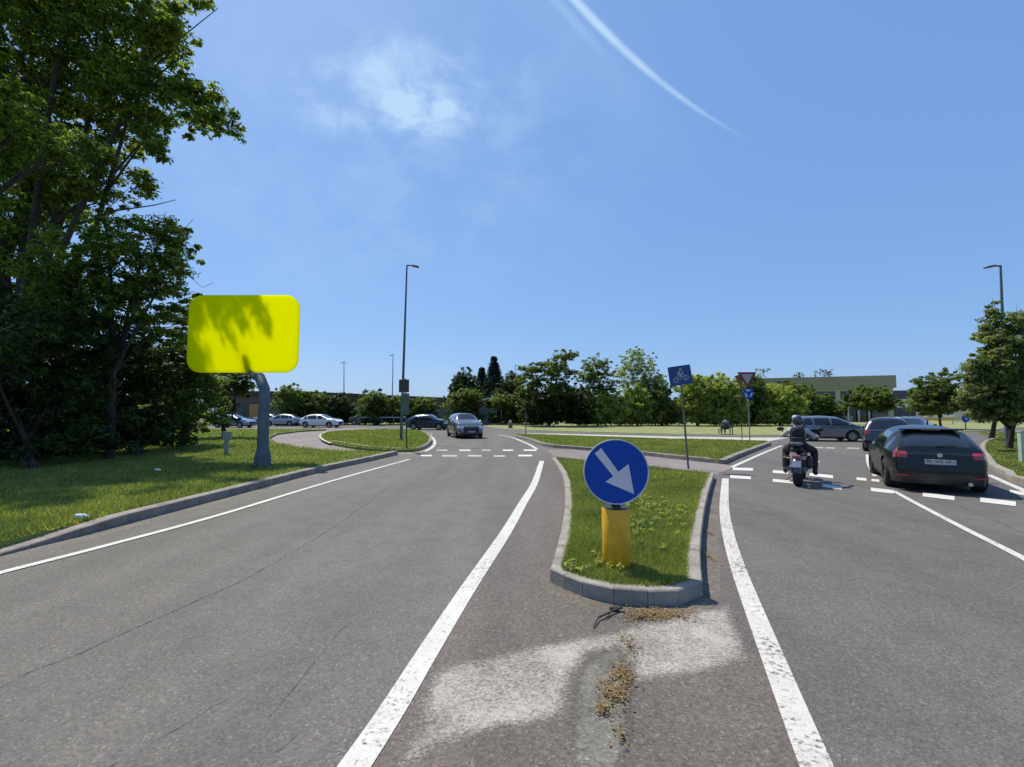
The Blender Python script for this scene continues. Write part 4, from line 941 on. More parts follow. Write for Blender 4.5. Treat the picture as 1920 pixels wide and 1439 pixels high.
# thin posts
b = G(986, 817, .13); o = thing('thin_post', 'thin dark marker post at the left tip of the long island', 'post', tuple(b)); Y = b.y
MB().tube([(0, 0, -.05), (0, 0, D(986, 771, Y).z-.13)], .03, 8).build('pole', M_dkpole, o); MB().box((0, -.04, D(986, 780, Y).z-.13), (.12, .02, .35)).build('plate', M_pole, o)
b = G(940, 797, .05); o = thing('thin_post', 'slim grey post in front of the dark hedge at the road end', 'post', tuple(b)); MB().tube([(0, 0, -.05), (0, 0, 1.9)], .04, 8).build('pole', M_galv, o); MB().lathe([(.07, 1.9), (.07, 1.94), (.02, 1.97)], 8).build('cap', M_galv, o)
b = G(957, 803, .05); o = thing('stone_bollard', 'squat dark stone bollard with pale cap at the lawn corner', 'bollard', tuple(b))
MB().lathe([(.24, 0), (.22, .1), (.19, .45), (.16, .5)], 12).build('body', mat('dark_stone', (.11, .10, .085), .9), o); MB().lathe([(.13, .5), (.14, .62), (.10, .78), (.04, .82)], 12).build('cap', M_concrete, o)
b = G(1917, 868, .12); o = thing('pale_post', 'pale green white square post in the right verge at the picture edge', 'post', tuple(b)); s = b.y/F
MB().box((.02, 0, 28*s), (9*s, .12, 58*s), bev=.01).build('post', mat('pale_green_paint', (.42, .50, .40), .7), o); MB().box((.02, 0, 58*s), (10.5*s, .15, 2.5*s)).build('cap', M_concrete, o)
b = Vector((D(1705, 780, 70).x, 70, 0)); o = thing('signal_post', 'dark slim post with two stacked signal heads before the beige building', 'signal', tuple(b)); s = 70/F
MB().tube([(0, 0, 0), (0, 0, D(1705, 747, 70).z)], .05, 8).build('pole', M_dkpole, o)
for yy in (754, 765): MB().box((0, -.08, D(1705, yy, 70).z), (.34, .2, .55), bev=.03).build('signal_head', M_black, o)
# guard rail
a = D(672, 782, 58.5); b = D(760, 782, 58.5)
o = thing('guard_rail', 'grey metal guard rail in front of the roadside shrubs', 'guard rail', (a.x, 58.5, .05)); L = b.x-a.x
MB().box((L/2, 0, .95), (L, .06, .16), bev=.02).build('rail', M_galv, o)
for i in range(5): MB().box((L*i/4, .08, .48), (.08, .08, .96)).build('post', M_galv, o)
# litter
o = MB().lathe([(.035, 0), (.035, .12), (.015, .16), (.015, .19)], 10, axis='X').build('plastic_bottle', mat('pale_plastic', (.7, .75, .8), .2)); o.location = G(143, 968, .20); tag(o, 'small pale plastic bottle lying in the shaded verge grass at left', 'bottle')
o = MB().box((0, 0, 0), (.14, .09, .02), bev=.004).build('paper_scrap', mat('paper', (.8, .8, .78), .8)); o.location = G(296, 881, .20); o.rotation_euler = (.3, .2, .6); tag(o, 'white paper scrap in the grass left of the steel sign post', 'litter')
# ------------------------------------------------------------------ cars
def lerp_pts(pts, x):
    xs = [p[0] for p in pts]; ys = [p[1] for p in pts]; return float(np.interp(x, xs, ys))
def smooth_prof(pts, x, w=.018):
    return sum(lerp_pts(pts, x+d*w)*k for d, k in ((-1, .25), (-.5, .25), (0, .0), (.5, .25), (1, .25)))
WH = {}
def wheel(parent, x, y, r, w, mrim, side):
    key = (round(r, 3), round(w, 3), mrim.name)
    if key not in WH:
        mb = MB(); pr = [(r*.66, -w/2), (r*.90, -w/2), (r*.985, -w/2+.025), (r, -w/4), (r, w/4), (r*.985, w/2-.025), (r*.90, w/2), (r*.66, w/2), (r*.62, w/2-.03), (r*.62, -w/2+.03)]
        mb.lathe(pr, 30, axis='Y', closed=True); t = mb.build('tyre', M_rubber, smooth=True)
        mb = MB(); ro = r*.66
        mb.lathe([(ro, -.02), (ro, w/2-.015), (ro*.92, w/2-.02), (ro*.9, w/2-.06), (ro*.9, -.02)], 30, axis='Y', closed=True)
        mb.lathe([(.001, w/2-.05), (r*.16, w/2-.05), (r*.16, w/2-.02), (.001, w/2-.012)], 14, axis='Y')
        for k in range(5):
            a = 2*math.pi*k/5
            for da in (-.13, .13):
                p = Vector((math.cos(a+da*.4), 0, math.sin(a+da*.4))); q = Vector((math.cos(a+da), 0, math.sin(a+da)))
                mb.tube([p*r*.12+Vector((0, w/2-.045, 0)), q*ro*.93+Vector((0, w/2-.035, 0))], [r*.055, r*.05], 5)
        mb.lathe([(.001, -.02), (ro*.9, -.02), (ro*.9, .0), (.001, .0)], 30, axis='Y')
        rm = mb.build('rim', mrim, smooth=True); WH[key] = (t.data, rm.data)
        bpy.data.objects.remove(t); bpy.data.objects.remove(rm)
    td, rd = WH[key]
    o = bpy.data.objects.new('wheel', None); link(o, parent); o.location = (x, y, r); o.rotation_euler = (0, 0, 0 if side > 0 else math.pi)
    t = link(bpy.data.objects.new('tyre', td), o); rr_ = link(bpy.data.objects.new('rim', rd), o); return o
PROF = {
 'hatch': [(-.53, .50), (-.5, .56), (-.483, .67), (-.462, .70), (-.44, .745), (-.315, .935), (-.25, .968), (-.08, 1.), (.05, .975), (.25, .70), (.30, .675), (.42, .60), (.48, .52), (.5, .46), (.53, .42)],
 'suv': [(-.53, .55), (-.5, .60), (-.49, .66), (-.47, .72), (-.415, .95), (-.37, .975), (-.1, 1.), (.06, .97), (.22, .72), (.28, .69), (.42, .63), (.48, .55), (.5, .48), (.53, .44)],
 'mpv': [(-.53, .55), (-.5, .60), (-.49, .66), (-.47, .75), (-.43, .95), (-.38, .98), (-.1, 1.), (.1, .96), (.33, .68), (.38, .63), (.45, .56), (.49, .48), (.5, .44), (.53, .42)],
 'sedan': [(-.53, .55), (-.5, .60), (-.48, .67), (-.40, .70), (-.22, .95), (-.1, 1.), (.05, .975), (.24, .70), (.30, .665), (.42, .60), (.48, .52), (.5, .46), (.53, .42)],
}
def car(label, kind, L, W, Hh, px_paint, loc, heading, rim=M_alloy, wr=.32, rearx=None, cat='car', detail=True, name='car', spoiler=False, braking=False, low=M_black, group=None):
    o = thing(name, label, cat, loc, heading, group); pr = PROF[kind]
    zs = .19; NL = 17; NU = 26; NS = 84; zb_ = .60*Hh
    xf, xr = L*.5-.86, -L*.5+.80
    gx0 = {'hatch': -.37, 'suv': -.42, 'mpv': -.43, 'sedan': -.34}[kind]; gx1 = {'hatch': .22, 'suv': .20, 'mpv': .31, 'sedan': .22}[kind]
    rw = {'hatch': (-.462, -.315), 'suv': (-.472, -.41), 'mpv': (-.472, -.425), 'sedan': (-.40, -.23)}[kind]
    fw = {'hatch': (.06, .245), 'suv': (.07, .215), 'mpv': (.11, .325), 'sedan': (.06, .235)}[kind]
    S = [-.5+i/NS for i in range(NS+1)]
    def zt(s): return smooth_prof(pr, s)*Hh
    def belt(s): return min(zb_+.02*Hh*(-s), zt(s)-.012)
    def hw(s): return W/2*(1-.17*abs(2*s)**7-.02*abs(2*s)**2)
    def shear(s, z):
        k = abs(2*s)**10; sg = 1 if s > 0 else -1; zm = .48
        return -sg*k*(.10*max(0, (zm-z)/.3)**2+.05*max(0, (z-zm)/.4))
    verts = []; cols = 2*(NL+NU)-1; idx = {}
    def rowpt(s, j):
        w = hw(s); zb = belt(s); ztp = zt(s)
        if j < NL:
            q = j/(NL-1); z = zs+(zb-zs)*q
            b_ = .935+.065*math.sin(min(1, q*1.35)*math.pi/2)-.035*max(0, q-.75)/.25
            if .55 < q < .62: b_ -= .006
            return w*b_, z
        k = (j-NL+1)/NU; h = ztp-zb; wb = w*.965
        if k <= .5: zz_ = k*2*.84; yy_ = (1-zz_**4)**.25
        else: yy_ = .841*(1-(k-.5)*2); zz_ = (1-yy_**4)**.25
        tum = 1-(.24 if s > -.3 or kind != 'hatch' else .34)*zz_*min(1, h/(.38*Hh)); return wb*yy_*tum, zb+h*zz_
    J = NL+NU
    for i, s in enumerate(S):
        for sd in (1, -1):
            for j in range(J):
                y, z = rowpt(s, j)
                if sd < 0 and j == J-1: idx[(i, j, sd)] = idx[(i, j, 1)]; continue
                x = s*L+shear(s, z)
                for xw in (xf, xr):
                    d = math.hypot(x-xw, z-wr); Ra = wr+.055
                    if j < NL and abs(d-Ra) < .034 and z > wr*.5: k = Ra/d; x = xw+(x-xw)*k; z = wr+(z-wr)*k
                idx[(i, j, sd)] = len(verts); verts.append((x, y*sd, z))
    faces = []; info = []
    for i in range(NS):
        for sd in (1, -1):
            for j in range(J-1):
                f = [idx[(i, j, sd)], idx[(i+1, j, sd)], idx[(i+1, j+1, sd)], idx[(i, j+1, sd)]]
                if sd < 0: f.reverse()
                faces.append(f); info.append(('side', i, j, sd))
    NC = 26
    for e, i in ((-1, 0), (1, NS)):
        grid = {}
        for j in range(J):
            y0, z = rowpt(S[i], j)
            for c in range(NC+1):
                t = 1-2*c/NC
                if c == 0: grid[(j, c)] = idx[(i, j, 1)]; continue
                if c == NC: grid[(j, c)] = idx[(i, j, -1)]; continue
                y = y0*t; x = S[i]*L+shear(S[i], z)+e*.07*(1-t*t)*(1 if j < J-1 else .0)*(1 if j < NL else max(0, 1-(j-NL)/NU))
                grid[(j, c)] = len(verts); verts.append((x, y, z))
        for j in range(J-1):
            for c in range(NC):
                f = [grid[(j, c)], grid[(j+1, c)], grid[(j+1, c+1)], grid[(j, c+1)]]
                if e > 0: f.reverse()
                faces.append(f); info.append(('end', e, j, c))
    V = np.array(verts); parts = {}
    for f, inf in zip(faces, info):
        c = V[f].mean(0); x, y, z = c; sx = x/L; p = 'body'
        if any(math.hypot(x-xw, z-wr) < wr+.055 for xw in (xf, xr)) and abs(y) > W*.30 and inf[0] == 'side' and inf[2] < NL-1: continue
        if inf[0] == 'side':
            j = inf[2]; k = (j-NL+1.5)/NU
            if j >= NL-1:
                if k < .47 and k > .035:
                    zt_ = zt(sx)
                    if gx0 < sx < gx1 and z < zt_-.085*Hh*1.0 and z > belt(sx)+.02 and abs(sx+.02) > .014 and abs(sx+.27) > .012: p = 'side_window'
                elif k >= .53:
                    if rw[0] < sx < rw[1] and abs(y) < W*.5*.80: p = 'rear_window'
                    if fw[0] < sx < fw[1]: p = 'windscreen'
        zr = z/Hh
        if sx < -.44 and p == 'body':
            if .525+.06*max(0, .86-abs(y)/(W*.5)) < zr < .625-.05*max(0, .9-abs(y)/(W*.5)) and abs(y) > W*.5*.60 and sx < -.462: p = 'tail_lamp'
            elif zr < .31: p = 'lower_bumper|B'
        elif sx > .42 and p == 'body':
            if .40 < zr < .50 and abs(y) > W*.5*.55: p = 'headlamp'
            elif .22 < zr < .44 and abs(y) < W*.5*.55 and inf[0] == 'end': p = 'grille'
            elif zr < .2: p = 'lower_bumper|F'
        elif z < zs+.09 and p == 'body': p = 'sill|L' if y > 0 else 'sill|R'
        if p in ('headlamp', 'tail_lamp', 'side_window'): p += '|L' if y > 0 else '|R'
        parts.setdefault(p, []).append(f)
    mm = {'body': px_paint, 'side_window': M_glass, 'rear_window': M_glass, 'windscreen': M_glass, 'tail_lamp': M_red, 'headlamp': M_lamp, 'grille': M_black, 'lower_bumper': low, 'sill': low}
    for p, fs in parts.items():
        nm = p.split('|')[0]; used = sorted({i for f in fs for i in f}); mp = {u: k for k, u in enumerate(used)}
        mb = MB(); mb.add([verts[u] for u in used], [tuple(mp[i] for i in f) for f in fs])
        me = bpy.data.meshes.new(nm); me.from_pydata(mb.v, [], mb.f); me.materials.append(mm[nm]); me.polygons.foreach_set('use_smooth', [True]*len(me.polygons)); me.validate()
        link(bpy.data.objects.new(nm, me), o)
    MB().box((0, 0, .33), (L*.86, W*.66, .34)).build('underbody', M_black, o)
    tw = .21
    for x in (xf, xr):
        for sd in (1, -1): wheel(o, x, sd*(W/2-tw/2-.015), wr, tw, rim, sd)
    for sd in (1, -1):
        m_ = MB(); m_.box((L*.5*.32 if kind != 'mpv' else L*.5*.45, sd*(W/2+.07), .655*Hh), (.13, .17, .12), bev=.03); m_.build('mirror', px_paint, o)
        for hx in ((.06, -.2) if kind != 'x' else ()): MB().box((L*hx, sd*(W/2*.985), .545*Hh), (.17, .03, .025), bev=.006).build('door_handle', px_paint, o)
    # door seams
    xr_ = -L/2-.075
    if detail:
        MB().box((xr_-.01+.02, 0, .475*Hh), (.02, .50, .105), bev=.004).build('rear_plate', M_plate, o)
        mb = MB(); rr2 = random.Random(3)
        MB().box((L/2+.072, 0, .27*Hh), (.02, .48, .10)).build('front_plate', M_plate, o)
    return o, dict(xr=xr_, zt=zt, hw=hw)
P_black = mat('paint_black_car', (.004, .006, .0065), .28, 0, amp=.05, coat=.25, spec=.35)
P_dark = mat('paint_dark_purple', (.014, .012, .026), .25, .1, amp=.05, coat=1)
P_navy = mat('paint_navy', (.010, .020, .045), .25, .3, amp=.05, coat=1)
P_silver = mat('paint_silver', (.20, .215, .25), .28, .6, amp=.05, coat=1)
P_silver2 = mat('paint_light_silver', (.36, .39, .44), .3, .5, amp=.05, coat=1)
P_white = mat('paint_white', (.72, .74, .76), .3, 0, amp=.03, coat=1)
P_grey = mat('paint_grey_metal', (.13, .14, .155), .25, .6, amp=.05, coat=1)
P_dkred = mat('paint_charcoal', (.03, .03, .032), .3, .3, coat=1)

def hd(deg): return math.atan2(math.cos(R(deg)), math.sin(R(deg)))   # compass heading from +Y, clockwise
bc, inf = car('black hatchback nearest on the right, seen from behind with red tail lamps', 'hatch', 4.12, 1.74, 1.42, P_black, (10.22, 11.62, 0), hd(32), M_dkalloy, .325)
# extra rear details of the near car
xr_ = inf['xr']
MB().box((-4.12*.318, 0, 1.42*.945), (.22, 1.10, .03), bev=.01).build('spoiler', P_black, bc)
MB().box((-4.12*.318-.112, 0, 1.42*.940), (.02, .34, .022)).build('brake_lamp', M_red, bc)
MB().lathe([(.045, 0), (.045, .012), (.03, .014)], 20, (xr_+.035, 0, 1.42*.575), 'X').build('badge', M_chrome, bc)
mb = MB(); pl = mat('plate_characters', (.16, .16, .18), .5)
for k, yk in enumerate((.20, .155, .07, .025, -.02, -.10, -.145)): mb.box((xr_-.002, yk, .475*1.46), (.006, .030, .058 if k % 2 else .064))
mb.build('plate_marks', pl, bc)
mb = MB(); mb.tube([(-1.1, 0, 1.45), (-1.16, 0, 1.53), (-1.2, 0, 1.56)], [.02, .012, .006], 6); mb.build('antenna', M_black, bc)
for sd in (1, -1): MB().box((xr_+.05, sd*.62, .36), (.02, .22, .035), bev=.006).build('rear_reflector', M_red, bc)
MB().tube([(xr_+.12, -.45, .24), (xr_+.01, -.45, .24)], .04, 10).build('exhaust', M_chrome, bc)
MB().tube([(-4.12*.462, .02, 1.0), (-4.12*.452, -.30, 1.03)], [.012, .008], 6).build('rear_wiper', M_black, bc)

car('dark purple crossover ahead of the black hatchback, partly hidden by it', 'suv', 4.2, 1.78, 1.52, P_dark, (17.2, 21.0, 0), hd(42))
car('dark car roof showing beyond the dark purple crossover', 'sedan', 4.4, 1.78, 1.42, P_navy, (24.6, 28.3, 0), hd(50))
car('silver small people carrier crossing from left to right behind the motorcyclist', 'mpv', 3.7, 1.68, 1.50, P_silver, (18.95, 27.7, 0), hd(102), M_alloy, .32)
car('grey metallic crossover driving towards the camera on the left lane', 'suv', 4.4, 1.84, 1.66, P_grey, (-3.3, 31.8, 0), hd(162), M_alloy, .36)
car('dark blue hatchback crossing behind the tall lamp post', 'hatch', 4.2, 1.78, 1.50, P_navy, (-8.0, 44.5, 0), hd(100))
car('white hatchback on the far left road facing right', 'hatch', 4.4, 1.8, 1.48, P_white, (-20.9, 50.5, 0), hd(97))
car('silver hatchback behind the white hatchback on the far left road', 'hatch', 4.2, 1.75, 1.48, P_silver2, (-27.6, 55.5, 0), hd(-85))
car('pale silver car roof partly hidden just right of the steel sign post', 'sedan', 4.2, 1.75, 1.46, P_silver2, (-32.2, 61.5, 0), hd(90))
car('blue silver car half hidden by the dark tree on the far left road', 'hatch', 4.2, 1.75, 1.45, mat('paint_pale_blue', (.16, .24, .38), .3, .4, coat=1), (-30.2, 50.0, 0), hd(95))
car('charcoal car parked in the shade of the roadside shrubs', 'sedan', 4.3, 1.75, 1.42, P_dkred, (D(690, 780, 60.5).x, 60.0, .05), hd(92))

# ------------------------------------------------------------------ motorcycle and rider
def skin_body(name, J, E, m, parent, sub=2, root=0):
    me = bpy.data.meshes.new(name); me.from_pydata([j[0] for j in J], E, []); me.materials.append(m)
    o = link(bpy.data.objects.new(name, me), parent)
    s_ = o.modifiers.new('skin', 'SKIN'); s_.use_smooth_shade = True
    for i, j in enumerate(J):
        r = j[1]; me.skin_vertices[0].data[i].radius = r if isinstance(r, tuple) else (r, r)
    me.skin_vertices[0].data[root].use_root = True
    q = o.modifiers.new('sub', 'SUBSURF'); q.levels = sub; q.render_levels = sub
    return o
def motorcycle():
    c = G(1497, 911, 0); hdg = R(-36)
    o = thing('motorcycle', 'black touring motorcycle seen from behind in the middle right lane', 'motorcycle', (c.x+.0, c.y, 0), hdg)
    # local frame: +y forward, rear contact patch at origin, slight lean to the left
    lean = Matrix.Rotation(R(-3), 4, 'Y')
    def place(ob): return ob
    rw_, fwy = .32, 1.5
    for y, w, rr in ((0, .19, rw_), (fwy, .12, .31)):
        wp = bpy.data.objects.new('wheel', None); link(wp, o); wp.location = (0, y, rr)
        mb = MB(); mb.lathe([(rr*.72, -w*.35), (rr*.9, -w*.48), (rr*.985, -w*.3), (rr, 0), (rr*.985, w*.3), (rr*.9, w*.48), (rr*.72, w*.35)], 32, axis='X', closed=True); mb.build('tyre', M_rubber, wp, smooth=True)
        mb = MB(); mb.lathe([(rr*.73, -.03), (rr*.73, .03), (rr*.66, .02), (rr*.66, -.02)], 28, axis='X', closed=True)
        mb.lathe([(.06, -.06), (.06, .06)], 14, axis='X')
        for k in range(6):
            a = math.pi*k/3; mb.tube([(0, .05*math.cos(a), .05*math.sin(a)), (0, rr*.68*math.cos(a), rr*.68*math.sin(a))], .014, 5)
        mb.build('rim', M_dkalloy, wp)
    mb = MB()
    for k in range(13):
        pass
    pts = []
    def arc(y0, z0, r, a0, a1, w, n=12):
        vs = []; fs = []
        for i in range(n+1):
            a = R(a0+(a1-a0)*i/n)
            for sx, dr in ((-w, -.03), (-w*.6, .015), (0, .03), (w*.6, .015), (w, -.03)): vs.append((sx, y0+math.cos(a)*(r+dr), z0+math.sin(a)*(r+dr)))
        for i in range(n):
            for k in range(4): fs.append((i*5+k, i*5+k+1, (i+1)*5+k+1, (i+1)*5+k))
        return vs, fs
    P_bike = mat('bike_black_paint', (.015, .016, .02), .25, .2, coat=1)
    MB().add(*arc(0, .32, .38, 60, 178, .11)).build('rear_fender', P_bike, o, smooth=True)
    MB().add(*arc(fwy, .31, .37, 30, 160, .08)).build('front_fender', P_bike, o, smooth=True)
    mb = MB(); mb.ball((0, .92, .86), (.15, .30, .14), 16, 10); mb.build('fuel_tank', P_bike, o, smooth=True)
    mb = MB(); mb.ball((0, .42, .80), (.17, .30, .07), 16, 8); mb.ball((0, .02, .86), (.14, .22, .06), 16, 8); mb.build('seat', M_black, o, smooth=True)
    mb = MB(); mb.box((0, .72, .45), (.34, .50, .36), bev=.05)
    for sd in (1, -1): mb.lathe([(.07, 0), (.075, .16), (.06, .2)], 14, (0, .72, .48), 'X') if sd > 0 else mb.lathe([(.07, 0), (.075, -.16), (.06, -.2)], 14, (0, .72, .48), 'X')
    mb.build('engine', M_dkalloy, o, smooth=True)
    mb = MB(); mb.tube([(0, .1, .7), (0, .6, .68), (0, 1.15, .9)], .035, 8); mb.tube([(.09, 0, .32), (.1, .5, .38)], .03, 8); mb.tube([(-.09, 0, .32), (-.1, .5, .38)], .03, 8)
    mb.build('frame', M_black, o)
    for sd in (1, -1):
        MB().tube([(sd*.10, fwy, .31), (sd*.10, 1.16, 1.0)], .028, 8).build('fork', M_alloy, o)
        MB().tube([(sd*.15, .05, .38), (sd*.17, -.28, .42)], [.045, .055], 12).build('exhaust', M_dkalloy, o, smooth=True)
        m_ = MB(); m_.box((sd*.235, .04, .56), (.13, .40, .28), bev=.04); m_.build('saddlebag', M_black, o, smooth=True)
        MB().tube([(0, 1.15, 1.02), (sd*.25, 1.08, 1.10), (sd*.40, .92, 1.10)], .016, 8).build('handlebar', M_black, o)
        MB().tube([(sd*.30, 1.02, 1.10), (sd*.40, 1.0, 1.26)], .008, 6).build('mirror_stalk', M_black, o)
        mm_ = MB(); mm_.ball((sd*.43, 1.0, 1.30), (.085, .025, .055), 12, 8); mm_.build('mirror', M_black, o, smooth=True)
        mm_ = MB(); mm_.ball((sd*.16, -.28, .66), (.035, .03, .025), 10, 6); mm_.build('indicator', mat('amber_lens', (.45, .16, .02), .2), o, smooth=True)
    mm_ = MB(); mm_.box((0, -.30, .70), (.17, .06, .09), bev=.02); mm_.build('tail_lamp', mat('tail_lamp_dull', (.35, .12, .12), .25, coat=1), o)
    MB().box((0, -.36, .54), (.19, .012, .16), Matrix.Rotation(R(-18), 3, 'X')).build('number_plate', mat('bike_plate', (.30, .33, .38), .4), o)
    mm_ = MB(); mm_.box((0, -.08, .98), (.26, .22, .10), bev=.03); mm_.build('rear_rack', M_dkalloy, o)
    mb = MB(); mb.ball((0, 1.35, .92), (.10, .09, .10), 14, 9); mb.build('headlamp', M_chrome, o, smooth=True)
    MB().add([(-.2, 1.32, 1.05), (.2, 1.32, 1.05), (.15, 1.18, 1.36), (-.15, 1.18, 1.36), (-.2, 1.325, 1.05), (.2, 1.325, 1.05), (.15, 1.185, 1.36), (-.15, 1.185, 1.36)], [(0, 1, 2, 3), (7, 6, 5, 4), (0, 4, 5, 1), (1, 5, 6, 2), (2, 6, 7, 3), (3, 7, 4, 0)]).build('windshield', M_glass, o)
    MB().tube([(-.12, .55, .2), (-.3, .45, .05)], .012, 6).build('side_stand', M_black, o)
    return o
moto = motorcycle()
def rider():
    o = thing('person', 'motorcyclist from behind in dark helmet, light grey shirt and dark trousers with black backpack', 'person', tuple(moto.location), moto.rotation_euler.z)
    cloth = mat('dark_trousers', (.018, .016, .022), .85); shirt = mat('grey_white_shirt', (.42, .42, .46), .85); bootm = mat('black_boots', (.012, .012, .014), .6)
    # body: pelvis 0, spine, chest, neck, head ; arms; legs
    J = [((0, .38, .90), (.16, .13)), ((0, .40, 1.04), (.14, .11)), ((0, .43, 1.20), (.165, .12)), ((0, .45, 1.31), (.15, .10)), ((0, .47, 1.39), (.06, .06)), ((0, .50, 1.50), (.085, .10)),
         ((-.16, .45, 1.30), .058), ((-.31, .60, 1.17), .040), ((-.39, .80, 1.13), .032), ((-.40, .90, 1.12), .034),
         ((.16, .45, 1.30), .058), ((.31, .60, 1.15), .040), ((.39, .80, 1.13), .032), ((.40, .90, 1.12), .034),
         ((-.13, .42, .86), .10), ((-.30, .80, .80), .075), ((-.31, .66, .42), .055), ((-.31, .62, .30), .048), ((-.32, .76, .25), .042),
         ((.13, .42, .86), .10), ((.30, .80, .80), .075), ((.31, .66, .42), .055), ((.31, .62, .30), .048), ((.32, .76, .25), .042)]
    E = [(0, 1), (1, 2), (2, 3), (3, 4), (4, 5), (3, 6), (6, 7), (7, 8), (8, 9), (3, 10), (10, 11), (11, 12), (12, 13), (0, 14), (14, 15), (15, 16), (16, 17), (17, 18), (0, 19), (19, 20), (20, 21), (21, 22), (22, 23)]
    skin_body('body', J, E, M_skin, o)
    up = lambda r: r if isinstance(r, tuple) else (r, r)
    def grow(ids, k, m, nm, edges):
        mp = {a: i for i, a in enumerate(ids)}; JJ = [(J[a][0], tuple(x*k+.006 for x in up(J[a][1]))) for a in ids]
        return skin_body(nm, JJ, [(mp[a], mp[b]) for a, b in edges], m, o)
    grow([1, 2, 3, 6, 7, 8, 10, 11, 12], 1.12, shirt, 'shirt', [(1, 2), (2, 3), (3, 6), (6, 7), (7, 8), (3, 10), (10, 11), (11, 12)])
    grow([0, 1, 14, 15, 16, 17, 19, 20, 21, 22], 1.16, cloth, 'trousers', [(0, 1), (0, 14), (14, 15), (15, 16), (16, 17), (0, 19), (19, 20), (20, 21), (21, 22)])
    for sd in (-1, 1):
        skin_body('boot', [((sd*.31, .62, .36), .060), ((sd*.31, .60, .27), .058), ((sd*.32, .72, .235), .05), ((sd*.325, .86, .235), .042)], [(0, 1), (1, 2), (2, 3)], bootm, o)
        # glove: palm with five fingers round the grip
        ch = [((sd*.40, .89, 1.125), .036), ((sd*.405, .945, 1.125), .034)]; ed = [(0, 1)]
        for k in range(4):
            x = sd*(.365+.022*k); n = len(ch)
            ch += [((x, .955, 1.135), .011), ((x, .985, 1.12), .010), ((x, .975, 1.085), .009)]; ed += [(1, n), (n, n+1), (n+1, n+2)]
        n = len(ch); ch += [((sd*.36, .92, 1.10), .011), ((sd*.345, .95, 1.085), .010)]; ed += [(0, n), (n, n+1)]
        skin_body('glove', ch, ed, bootm, o, 1)
    mb = MB(); mb.ball((0, .50, 1.525), (.128, .150, .138), 22, 14); mb.build('helmet', mat('dark_helmet', (.02, .02, .026), .18, coat=1), o, smooth=True)
    mb = MB(); mb.add(*[*_visor()]); mb.build('visor', M_glass, o, smooth=True)
    mb = MB(); mb.ball((-.05, .47, 1.60), (.075, .10, .066), 14, 9); mb.build('helmet_stripe', mat('pale_helmet', (.38, .42, .46), .3, coat=1), o, smooth=True)
def _visor():
    vs = []; fs = []; n = 10
    for i in range(n+1):
        a = R(20+140*i/n)
        for z, k in ((1.49, .158), (1.53, .160), (1.575, .150)): vs.append((math.cos(a)*k*.86, .50+math.sin(a)*k, z))
    for i in range(n):
        for k in range(2): fs.append((i*3+k, i*3+k+1, (i+1)*3+k+1, (i+1)*3+k))
    return vs, fs
rider()
def backpack():
    o = thing('backpack', 'black rounded backpack worn by the motorcyclist', 'backpack', tuple(moto.location), moto.rotation_euler.z)
    mb = MB(); mb.box((0, .25, 1.12), (.32, .17, .44), bev=.06); mb.ball((0, .25, 1.30), (.15, .085, .09), 14, 8); b_ = mb.build('bag', mat('backpack_fabric', (.016, .014, .024), .8, bump=.4), o, smooth=True)
    m_ = MB(); m_.box((0, .155, 1.04), (.25, .06, .22), bev=.025); m_.build('pocket', M_black, o, smooth=True)
    for sd in (1, -1): MB().tube([(sd*.11, .33, 1.34), (sd*.13, .45, 1.42), (sd*.13, .58, 1.32), (sd*.14, .55, 1.15), (sd*.13, .36, .98)], .016, 6).build('strap', M_black, o)
backpack()

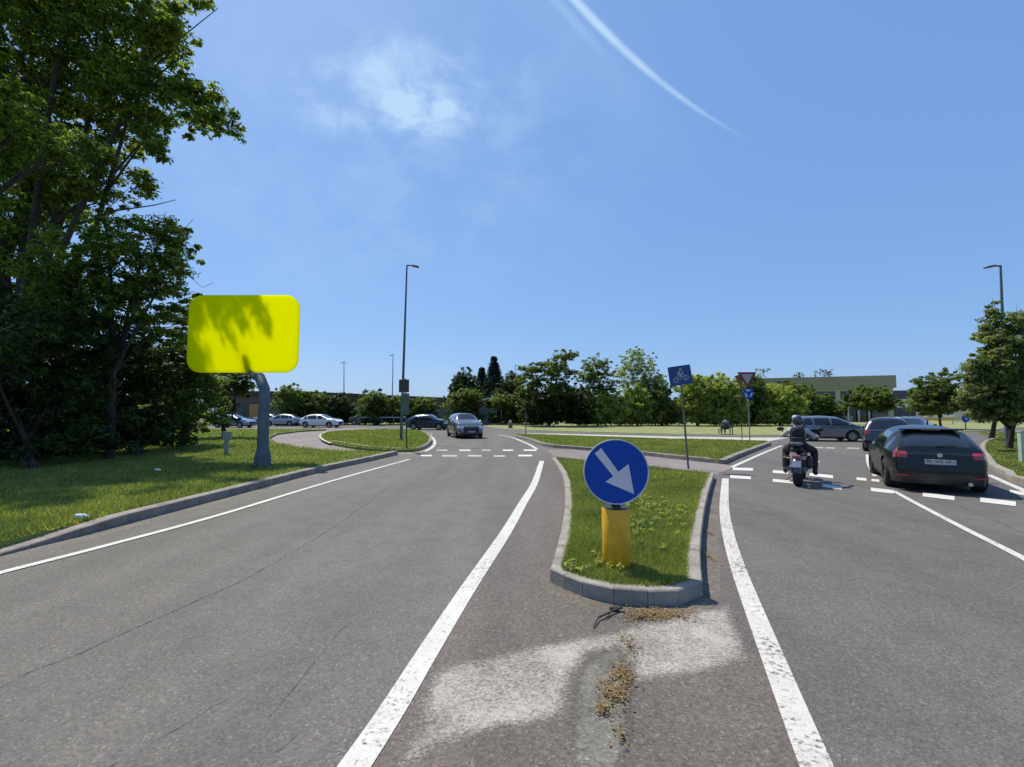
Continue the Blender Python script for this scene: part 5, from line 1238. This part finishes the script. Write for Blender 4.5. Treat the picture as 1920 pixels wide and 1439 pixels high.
# ------------------------------------------------------------------ seated figure on bench across the lawn
def bench_and_person():
    b = G(1362, 816, .0); o = thing('park_bench', 'dark wooden park bench by the ring road with a person sitting on it', 'bench', tuple(b), 0)
    wd = mat('dark_bench_wood', (.06, .05, .04), .8)
    mb = MB()
    for k in range(4): mb.box((0, -.05+.11*k, .44), (.95, .09, .035))
    mb.build('seat', wd, o)
    mb = MB()
    for k in range(3): mb.box((0, -.12, .56+.12*k), (.95, .03, .09))
    mb.build('backrest', wd, o)
    for x in (-.42, .42):
        for y in (-.08, .3): MB().box((x, y, .21), (.05, .05, .42)).build('leg', M_dkpole, o)
    p = thing('person', 'distant person in grey top sitting on the dark park bench, seen from behind', 'person', tuple(b), 0)
    J = [((0, .06, .55), (.15, .11)), ((0, .05, .72), (.13, .10)), ((0, .05, .92), (.16, .11)), ((0, .06, 1.03), (.13, .09)), ((0, .07, 1.12), .05), ((0, .08, 1.24), (.085, .095)),
         ((-.18, .06, 1.0), .055), ((-.24, .10, .78), .042), ((-.16, .30, .66), .034), ((-.12, .38, .64), .03), ((.18, .06, 1.0), .055), ((.24, .10, .78), .042), ((.16, .30, .66), .034), ((.12, .38, .64), .03),
         ((-.10, .15, .55), .085), ((-.13, .50, .54), .062), ((-.13, .50, .12), .045), ((-.13, .60, .05), .035), ((.10, .15, .55), .085), ((.13, .50, .54), .062), ((.13, .50, .12), .045), ((.13, .60, .05), .035)]
    E = [(0, 1), (1, 2), (2, 3), (3, 4), (4, 5), (3, 6), (6, 7), (7, 8), (8, 9), (3, 10), (10, 11), (11, 12), (12, 13), (0, 14), (14, 15), (15, 16), (16, 17), (0, 18), (18, 19), (19, 20), (20, 21)]
    skin_body('body', J, E, M_skin, p, 1)
    ids = [0, 1, 2, 3, 6, 7, 8, 10, 11, 12]; mp = {a: i for i, a in enumerate(ids)}
    skin_body('shirt', [(J[a][0], tuple(x*1.15+.006 for x in (J[a][1] if isinstance(J[a][1], tuple) else (J[a][1],)*2))) for a in ids], [(mp[a], mp[c]) for a, c in ((0, 1), (1, 2), (2, 3), (3, 6), (6, 7), (7, 8), (3, 10), (10, 11), (11, 12))], mat('grey_top', (.22, .22, .24), .9), p, 1)
    ids = [0, 14, 15, 16, 18, 19, 20]; mp = {a: i for i, a in enumerate(ids)}
    skin_body('trousers', [((J[a][0]), tuple(x*1.15+.008 for x in (J[a][1] if isinstance(J[a][1], tuple) else (J[a][1],)*2))) for a in ids], [(mp[a], mp[c]) for a, c in ((0, 14), (14, 15), (15, 16), (0, 18), (18, 19), (19, 20))], mat('dark_trousers2', (.03, .03, .035), .9), p, 1)
    mb = MB(); mb.ball((0, .065, 1.27), (.10, .105, .11), 14, 9); mb.build('hair', mat('dark_hair', (.012, .010, .010), .8), p, smooth=True)
bench_and_person()
